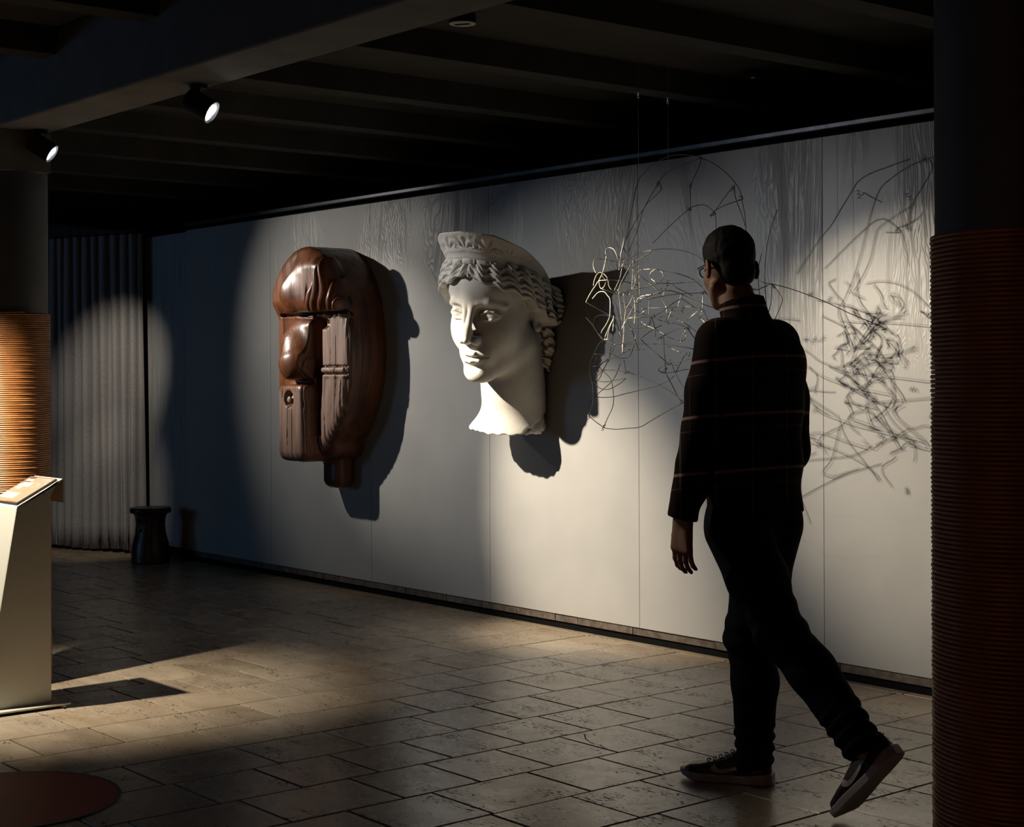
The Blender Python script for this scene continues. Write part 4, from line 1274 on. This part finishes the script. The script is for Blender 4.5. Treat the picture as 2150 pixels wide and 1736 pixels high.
    darkB = [
        [(265, 1250), (330, 1310), (480, 1420), (560, 1445), (700, 1455), (850, 1440), (1040, 1420), (1200, 1330), (1400, 1210), (1560, 1120), (1700, 1055), (1810, 1010), (1950, 950)],
        [(265, 1250), (250, 1180), (260, 1060), (330, 990), (420, 900), (600, 740), (680, 620), (740, 460)],
        [(265, 1250), (300, 1160), (325, 1060), (330, 940), (325, 800), (300, 700), (280, 580), (295, 430), (350, 300), (400, 190), (460, 100)],
        [(485, 1425), (560, 1260), (620, 1130), (640, 1000), (625, 820), (595, 690), (520, 610), (440, 530), (420, 490)],
        [(335, 935), (400, 965), (500, 972), (640, 960), (800, 920), (1000, 870), (1200, 820), (1350, 775), (1480, 705), (1560, 640)],
        [(440, 560), (600, 555), (740, 570), (835, 588), (1000, 635), (1150, 695), (1330, 780), (1500, 880), (1620, 970), (1700, 1055)],
        [(800, 415), (810, 500), (828, 585)],
        [(1050, 90), (1200, 230), (1330, 340), (1450, 440), (1480, 465)],
        [(1440, 620), (1520, 770), (1600, 930), (1660, 1060)],
        [(1490, 390), (1560, 560), (1650, 740), (1780, 940), (1900, 1150)],
        [(830, 680), (780, 690), (640, 715), (520, 735), (430, 725), (370, 680), (470, 560), (550, 420), (640, 220)],
        [(830, 680), (760, 740), (640, 815), (540, 850), (440, 835), (360, 770), (310, 700), (330, 630), (420, 575)],
        [(345, 310), (450, 320), (600, 350), (700, 390), (800, 415)],
        [(420, 490), (480, 440), (560, 405), (700, 340), (800, 290), (890, 240)],
        [(310, 500), (380, 500)],
        [(330, 490), (370, 400), (380, 370), (370, 345)],
        [(1420, 490), (1340, 520), (1320, 555), (1360, 585), (1430, 600), (1590, 580), (1700, 550), (1785, 545), (1900, 530)],
        [(1590, 580), (1640, 480), (1700, 360), (1740, 320), (1750, 290), (1790, 285), (1795, 330), (1770, 345)],
        [(730, 175), (900, 160), (1150, 160), (1400, 165), (1600, 190), (1780, 220), (1880, 250)],
        [(580, 260), (680, 350), (780, 378), (850, 360), (900, 310), (930, 240), (950, 180)],
        [(1400, 60), (1405, 250), (1420, 400), (1430, 600)],
        [(325, 800), (345, 760), (420, 690), (480, 560), (560, 400), (600, 200)],
        [(1440, 440), (1600, 430), (1740, 400), (1880, 370)],
        [(1450, 455), (1600, 490), (1780, 525), (1900, 560)],
        [(1700, 1055), (1740, 1160), (1790, 1230)],
    ]
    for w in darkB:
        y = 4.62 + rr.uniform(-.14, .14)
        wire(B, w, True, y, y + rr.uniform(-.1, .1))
    darkG = [
        [(300, 660), (340, 530), (400, 240), (450, 160), (520, 105), (600, 72), (680, 68), (770, 85), (870, 140), (940, 205), (985, 270), (1000, 340), (1015, 420), (1020, 520), (1010, 640)],
        [(318, 585), (400, 430), (440, 370), (515, 240), (575, 165), (700, 110), (765, 85)],
        [(765, 85), (755, 130), (706, 243), (703, 300), (705, 370), (697, 385)],
        [(490, 570), (600, 460), (700, 375), (750, 355), (790, 355), (825, 380), (845, 410), (850, 470), (850, 560)],
        [(832, 400), (845, 385), (900, 355), (990, 325)],
        [(845, 385), (945, 255), (960, 310), (1000, 420), (1015, 470), (1040, 600)],
        [(980, 305), (1000, 305), (998, 325), (980, 322)],
        [(487, 608), (560, 603), (640, 610), (700, 625), (760, 655), (830, 720)],
        [(350, 620), (400, 500), (430, 400), (450, 355), (540, 265)],
        [(512, 240), (530, 228), (540, 265)],
        [(815, 415), (830, 400), (848, 405), (835, 412), (815, 415)],
    ]
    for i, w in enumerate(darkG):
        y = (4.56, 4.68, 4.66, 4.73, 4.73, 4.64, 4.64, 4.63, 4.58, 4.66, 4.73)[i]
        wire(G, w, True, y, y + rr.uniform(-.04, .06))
    darkK = [
        [(575, 0), (545, 90), (525, 180), (515, 300), (520, 430), (530, 495), (545, 440), (550, 360)],
        [(440, 382), (500, 372), (545, 355), (562, 378)],
        [(440, 376), (480, 385), (520, 366), (550, 358), (590, 410), (598, 440), (565, 525)],
        [(400, 350), (460, 335), (510, 350), (545, 358)],
        [(500, 210), (485, 290), (490, 400), (525, 490)],
    ]
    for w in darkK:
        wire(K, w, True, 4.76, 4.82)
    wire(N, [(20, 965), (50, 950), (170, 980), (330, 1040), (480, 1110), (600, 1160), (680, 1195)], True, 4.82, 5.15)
    knots(A, [(480, 840), (1245, 688), (1010, 1195), (1780, 830), (1540, 1360), (250, 1540), (410, 1600), (525, 320), (720, 370), (640, 830), (1760, 1080), (1165, 1490), (560, 840), (1130, 810), (1470, 1080), (1240, 1262), (970, 1290)], 4.64)
    knots(B, [(265, 1250), (485, 1425), (1700, 1055), (835, 588), (550, 410), (420, 490), (375, 498), (1425, 545), (1450, 455), (795, 200)], 4.64)
    knots(G, [(765, 85), (945, 255), (832, 405), (706, 243), (697, 375), (520, 235)], 4.66)
    # threads and ceiling hooks
    for (hx, hy), Yh, (ax_, ay_) in (((1340, 192), 4.61, (1350, 620)), ((1402, 205), 4.74, (1402, 595))):
        h = on_y(hx, hy, Yh)
        e = on_y(ax_, ay_, h[1]); e[0] = h[0]
        MB().tube([(h[0], h[1], 2.5985), h, e], .0007, 5).build('suspension_thread', M['nylon'], root)
        b = MB()
        b.tube([h + V3((0, 0, .014)), h + V3((0, 0, -.014))], .0032, 8)
        b.tube([h + V3((.006 * math.sin(a), 0, -.020 - .006 * math.cos(a))) for a in np.linspace(0, 6.0, 12)], .0015, 6)
        b.build('wire_clamp', M['nylon'], root, True)
build_wires()

# ---------------------------------------------------------------- display stand
def build_lectern():
    root = empty('lectern', (-6.08, 2.47, 0), "slim cream metal display stand with striped sign in front of left column", 'display stand')
    m = M['white_metal']
    X0, X1 = -6.215, -5.95
    side = [(2.305, .018), (2.572, .018), (2.572, .818), (2.597, .860), (2.604, .877), (2.437, .776)]
    for i, xx in enumerate((X0, X1 - .006)):
        MB().prism(side, 'x', xx, xx + .006).build('side_panel', m, root)
    fr = [(2.305, .018), (2.437, .776), (2.440, .781), (2.445, .780), (2.311, .018)]
    MB().prism([(2.3045, .018), (2.4365, .777), (2.4425, .777), (2.3105, .018)], 'x', X0 + .006, X1 - .006).build('front_panel', m, root)
    MB().prism([(2.4365, .777), (2.440, .786), (2.622, .8835), (2.6275, .8805), (2.6275, .791), (2.6225, .791), (2.6225, .876), (2.443, .779)], 'x', X0, X1).build('folded_top', m, root)
    MB().box((-6.29, 2.235, .011), (-5.897, 2.628, .018), .001).build('base_plate', m, root)
    for fx, fy in ((-6.27, 2.26), (-5.915, 2.26), (-6.27, 2.605), (-5.915, 2.605)):
        MB().lathe([(.012, .0008), (.012, .011)], (fx, fy, 0), 12).build('foot', m, root)
    # sign board lying on the slope
    s0 = V3((0, 2.4445, .7885)); s1 = V3((0, 2.608, .8755)); v = (s1 - s0); Ls = np.linalg.norm(v); v /= Ls; n = np.cross(V3((1, 0, 0)), v)
    XA, XB = X0 + .006, X1 - .012
    def F(u, t, h): return tuple(V3((XA + (XB - XA) * u, 0, 0)) + s0 + v * (t * Ls) + n * h)
    def slab(mb, u0, u1, t0, t1, h0, h1):
        c = [F(u, t, h) for h in (h0, h1) for u, t in ((u0, t0), (u1, t0), (u1, t1), (u0, t1))]
        mb.add(c, [(0, 3, 2, 1), (4, 5, 6, 7), (0, 1, 5, 4), (1, 2, 6, 5), (2, 3, 7, 6), (3, 0, 4, 7)])
        return mb
    bd = slab(MB(), 0, 1, 0, 1, .002, .009).build('sign_board', M['sign_edge'], root)
    slab(MB(), .012, .988, .012, .988, .009, .0098).build('printed_face', M['sign_print'], bd)
    r = random.Random(5)
    mb = MB()
    for i in range(17):
        u = .06 + i * .055
        slab(mb, u, u + .020, .05 if i > 8 else .02, .97 if i > 4 else .72, .0098, .0102)
    mb.build('printed_stripes', M['sign_cream'], bd)
    mb = MB()
    for t0, u0, u1, rows in ((.80, .08, .36, 3), (.60, .12, .52, 5), (.50, .16, .34, 3)):
        for k in range(rows):
            tt = t0 + k * .032; u = u0
            while u < u1 - .02:
                w = r.uniform(.015, .05); slab(mb, u, min(u + w, u1), tt, tt + .018, .0102, .0106); u += w + .008
    mb.build('printed_text', M['sign_white'], bd)
    mb = MB(); slab(mb, .05, .60, .14, .36, .0102, .0105); mb.build('printed_picture', M['sign_cream'], bd)
    mb = MB()
    for k in range(26):
        u, t = r.uniform(.62, .93), r.uniform(.55, .93)
        slab(mb, u, u + .018, t, t + .022, .0102, .0106)
    mb.build('printed_marks', M['sign_white'], bd)
M['sign_edge'] = mat_noisy('sign_board_dark', (.02, .018, .016), (.03, .026, .022), .4, 30, .05)
M['sign_print'] = mat_noisy('sign_brown_print', (.10, .055, .035), (.14, .08, .05), .35, 14, .02)
M['sign_cream'] = mat_noisy('sign_cream_ink', (.52, .38, .27), (.62, .48, .36), .4, 30, .02)
M['sign_white'] = mat_noisy('sign_white_ink', (.80, .76, .68), (.86, .82, .76), .4, 30, .02)
build_lectern()

# ---------------------------------------------------------------- curtain
def build_curtain():
    n = 900; rows = 14
    X = np.linspace(-12.9, -10.50, n)
    Yb = np.interp(X, [-12.9, -11.4, -10.57, -10.50], [4.45, 4.90, 5.195, 5.215])
    ph = (X + 12.9) * 2 * PI / .084 + .9 * np.sin(X * 7.3) + .5 * np.sin(X * 19)
    out = []
    for s, off in ((0, .003), (1, -.003)):
        for j in range(rows):
            t = j / (rows - 1)
            z = .022 + t * 2.26 + .006 * np.sin(X * 11) * (1 - t)
            a = .034 + .012 * (1 - t) * np.sin(X * 9 + 1)
            dy = a * np.sin(ph + .35 * (1 - t) * np.sin(X * 5 + t * 3)) + .006 * np.sin(ph * .5 + t * 4)
            dx = -.012 * np.sin(2 * ph)
            out.append(np.stack([X + dx, Yb + dy + off, z], 1))
    V = np.concatenate(out)
    i = np.arange(n - 1)[None]; j = np.arange(rows - 1)[:, None]
    a = (j * n + i).ravel()
    Q1 = np.stack([a, a + 1, a + n + 1, a + n], 1)
    b = a + rows * n
    Q2 = np.stack([b, b + n, b + n + 1, b + 1], 1)
    k = np.arange(n - 1)
    Q3 = np.stack([k, k + rows * n, k + rows * n + 1, k + 1], 1)
    q = rows * n
    e = np.arange(rows - 1) * n + (n - 1)
    Q4 = np.stack([e, e + q, e + q + n, e + n], 1)
    o = link('curtain', mesh_np('curtain', V, np.concatenate([Q1, Q2, Q3, Q4])), M['curtain'], None, True)
    tag(o, "floor-length pleated grey wool curtain hanging left of the concrete pier", 'curtain')
    r = tag(MB().box((-13.0, 4.30, 2.29), (-10.45, 5.30, 2.31)).build('trim_curtain_track', M['black_metal']), kind='structure')
build_curtain()

# ---------------------------------------------------------------- stool
def build_stool():
    c = (-10.02, 5.045)
    root = empty('stool', (c[0], c[1], 0), "low dark turned wooden stool standing between curtain and panelled wall", 'stool')
    def f(x, y, z):
        R = np.sqrt((x - c[0]) ** 2 + (y - c[1]) ** 2)
        prof = np.interp(z, [0, .01, .06, .13, .20, .26, .31, .345], [.128, .131, .130, .122, .104, .098, .103, .118]).astype(f4)
        d = (R - prof) * .9
        d = np.maximum(d, np.maximum(-z + .001, z - .342))
        for k in range(4):
            a = k * PI / 2 + .35
            px, py = c[0] + .115 * math.cos(a), c[1] + .115 * math.sin(a)
            d = smax(d, -ell(x, y, z, (px, py, .262), (.030, .030, .055)), .008)
        return d.astype(f4)
    V, Q = surface('b', f, (c[0] - .15, c[1] - .15, -.01), (c[0] + .15, c[1] + .15, .36), .004)
    link('base', mesh_np('base', V, Q), M['stool'], root, True)
    b = MB(); b.lathe([(.10, .335), (.134, .338), (.139, .346), (.139, .366), (.132, .375), (.0, .379)], (c[0], c[1], 0), 64, cap=False)
    b.build('seat', M['stool'], root, angle=35)
build_stool()

# ---------------------------------------------------------------- floor disc
def build_disc():
    cx, cy, R = -4.745, 1.90, .345
    root = empty('floor_disc', (cx, cy, 0), "flat round dark red disc with navy rim lying on the stone floor", 'floor marking')
    b = MB(); b.lathe([(0, .0035), (R - .012, .0035), (R - .012, .0016), (0, .0016)], (cx, cy, 0), 96, cap=False); b.build('red_field', M['disc_red'], root)
    b = MB(); b.lathe([(R - .0118, .0016), (R - .0118, .0038), (R, .0038), (R, .0016)], (cx, cy, 0), 96, cap=False); b.build('rim', M['disc_navy'], root)
M['disc_red'] = mat_noisy('worn_red_vinyl', (.26, .014, .008), (.34, .026, .014), .55, 16, .2, .001)
M['disc_navy'] = mat_noisy('navy_vinyl', (.012, .018, .045), (.018, .025, .060), .5, 16, .1, .001)
build_disc()

# ---------------------------------------------------------------- ceiling lamps and fittings
def emis(name, col, s):
    m = bpy.data.materials.new(name); m.use_nodes = True
    b = m.node_tree.nodes['Principled BSDF']
    b.inputs['Base Color'].default_value = (.8, .8, .8, 1)
    b.inputs['Emission Color'].default_value = (*col, 1); b.inputs['Emission Strength'].default_value = s
    return m
M['led'] = emis('lit_led', (.88, .94, 1.0), 14.0)
M['lens'] = emis('lit_lens', (.72, .84, 1.0), .45)
M['chrome'] = NT('chrome_ring', (.6, .62, .66), .2, 1.0).m
def build_lamp(L, ax_, label):
    root = empty('spotlight', (L[0], L[1], 2.297), label, 'spotlight', 'spotlights under the beam')
    a = Vector(ax_).normalized()
    Rm_ = a.to_track_quat('Z', 'Y').to_matrix().to_4x4()
    T = Matrix.Translation(Vector(L)) @ Rm_
    b = MB(); b.lathe([(0, -.100), (.036, -.100), (.041, -.094), (.042, -.010), (.042, .004), (.038, .004), (.037, -.006)], n=40, M=T, cap=False)
    b.build('lamp_head', M['black_metal'], root, angle=35)
    b = MB(); b.lathe([(.038, .0045), (.0395, .006), (.0415, .0045)], n=40, M=T, cap=False); b.build('front_ring', M['chrome'], root, True)
    ln = MB(); ln.lathe([(0, -.003), (.037, -.003)], n=40, M=T, cap=False); lens = ln.build('lens', M['lens'], root)
    for k in range(3):
        w = 2 * PI * k / 3 + .5
        c = T @ Matrix.Translation((.017 * math.cos(w), .017 * math.sin(w), -.001))
        MB().lathe([(0, .001), (.0145, .001), (.0145, -.001)], n=20, M=c, cap=False).build('led', M['led'], lens)
    c = Vector(L) - a * .055
    b = MB()
    b.tube([c + Vector((0, 0, .040)), c + Vector((0, 0, .075)), Vector((c.x, c.y, 2.285))], .011, 12)
    b.build('stem', M['black_metal'], root, True)
    b = MB(); b.lathe([(.0, 2.2965), (.032, 2.2965), (.032, 2.282), (.0, 2.282)], (c.x, c.y, 0), 28, cap=False); b.build('mount', M['black_metal'], root, angle=35)
def lamp_axis(L, ang, tilt):
    """turn the lamp away from the way back to the room's middle"""
    T = V3((0, 0, EYE)) - V3(L); T /= np.linalg.norm(T)
    R = np.cross(V3((0, 0, 1)), T); R /= np.linalg.norm(R); U = np.cross(T, R)
    a, t = math.radians(ang), math.radians(tilt)
    return T * math.cos(a) + (R * math.cos(t) - U * math.sin(t)) * math.sin(a)
build_lamp((-4.96, 2.735, 2.20), lamp_axis((-4.96, 2.735, 2.20), 65, 30), "black spotlight with lit lens under the beam, nearer of the two")
build_lamp((-6.30, 2.735, 2.20), lamp_axis((-6.30, 2.735, 2.20), 72, 33), "black spotlight with lit lens under the beam beside left column")
def build_sensor():
    p = on_z(971, 50, 2.560)
    root = empty('smoke_detector', (p[0], p[1], 2.6), "small round pale ceiling fitting with dark slot near the picture top", 'detector')
    b = MB(); b.lathe([(0, 2.5985), (.046, 2.5985), (.050, 2.585), (.050, 2.562), (.049, 2.560)], (p[0], p[1], 0), 40, cap=False); b.build('housing', M['black_metal'], root, angle=35)
    b = MB(); b.lathe([(0, 2.559), (.048, 2.559), (.0495, 2.561)], (p[0], p[1], 0), 40, cap=False); b.build('cover', M['plastic'], root)
    a = .55
    Mx = Matrix.Translation((p[0], p[1], 2.5585)) @ Matrix.Rotation(a, 4, 'Z')
    MB().box((-.028, -.008, -.0012), (.028, .008, .0), .0, Mx).build('slot', M['black'], root)
    p = on_z(1582, 160, 2.57)
    root = empty('ceiling_box', (p[0], p[1], 2.6), "small black box fixed to the dark ceiling above the panelled wall", 'fitting')
    MB().box((p[0] - .03, p[1] - .03, 2.562), (p[0] + .03, p[1] + .03, 2.5985), .003).build('casing', M['black_metal'], root)
    MB().lathe([(.012, 2.560), (.014, 2.563)], (p[0], p[1], 0), 20).build('lens', M['chrome'], root)
M['plastic'] = mat_noisy('grey_plastic', (.50, .50, .46), (.56, .56, .52), .5, 30, .05)
build_sensor()
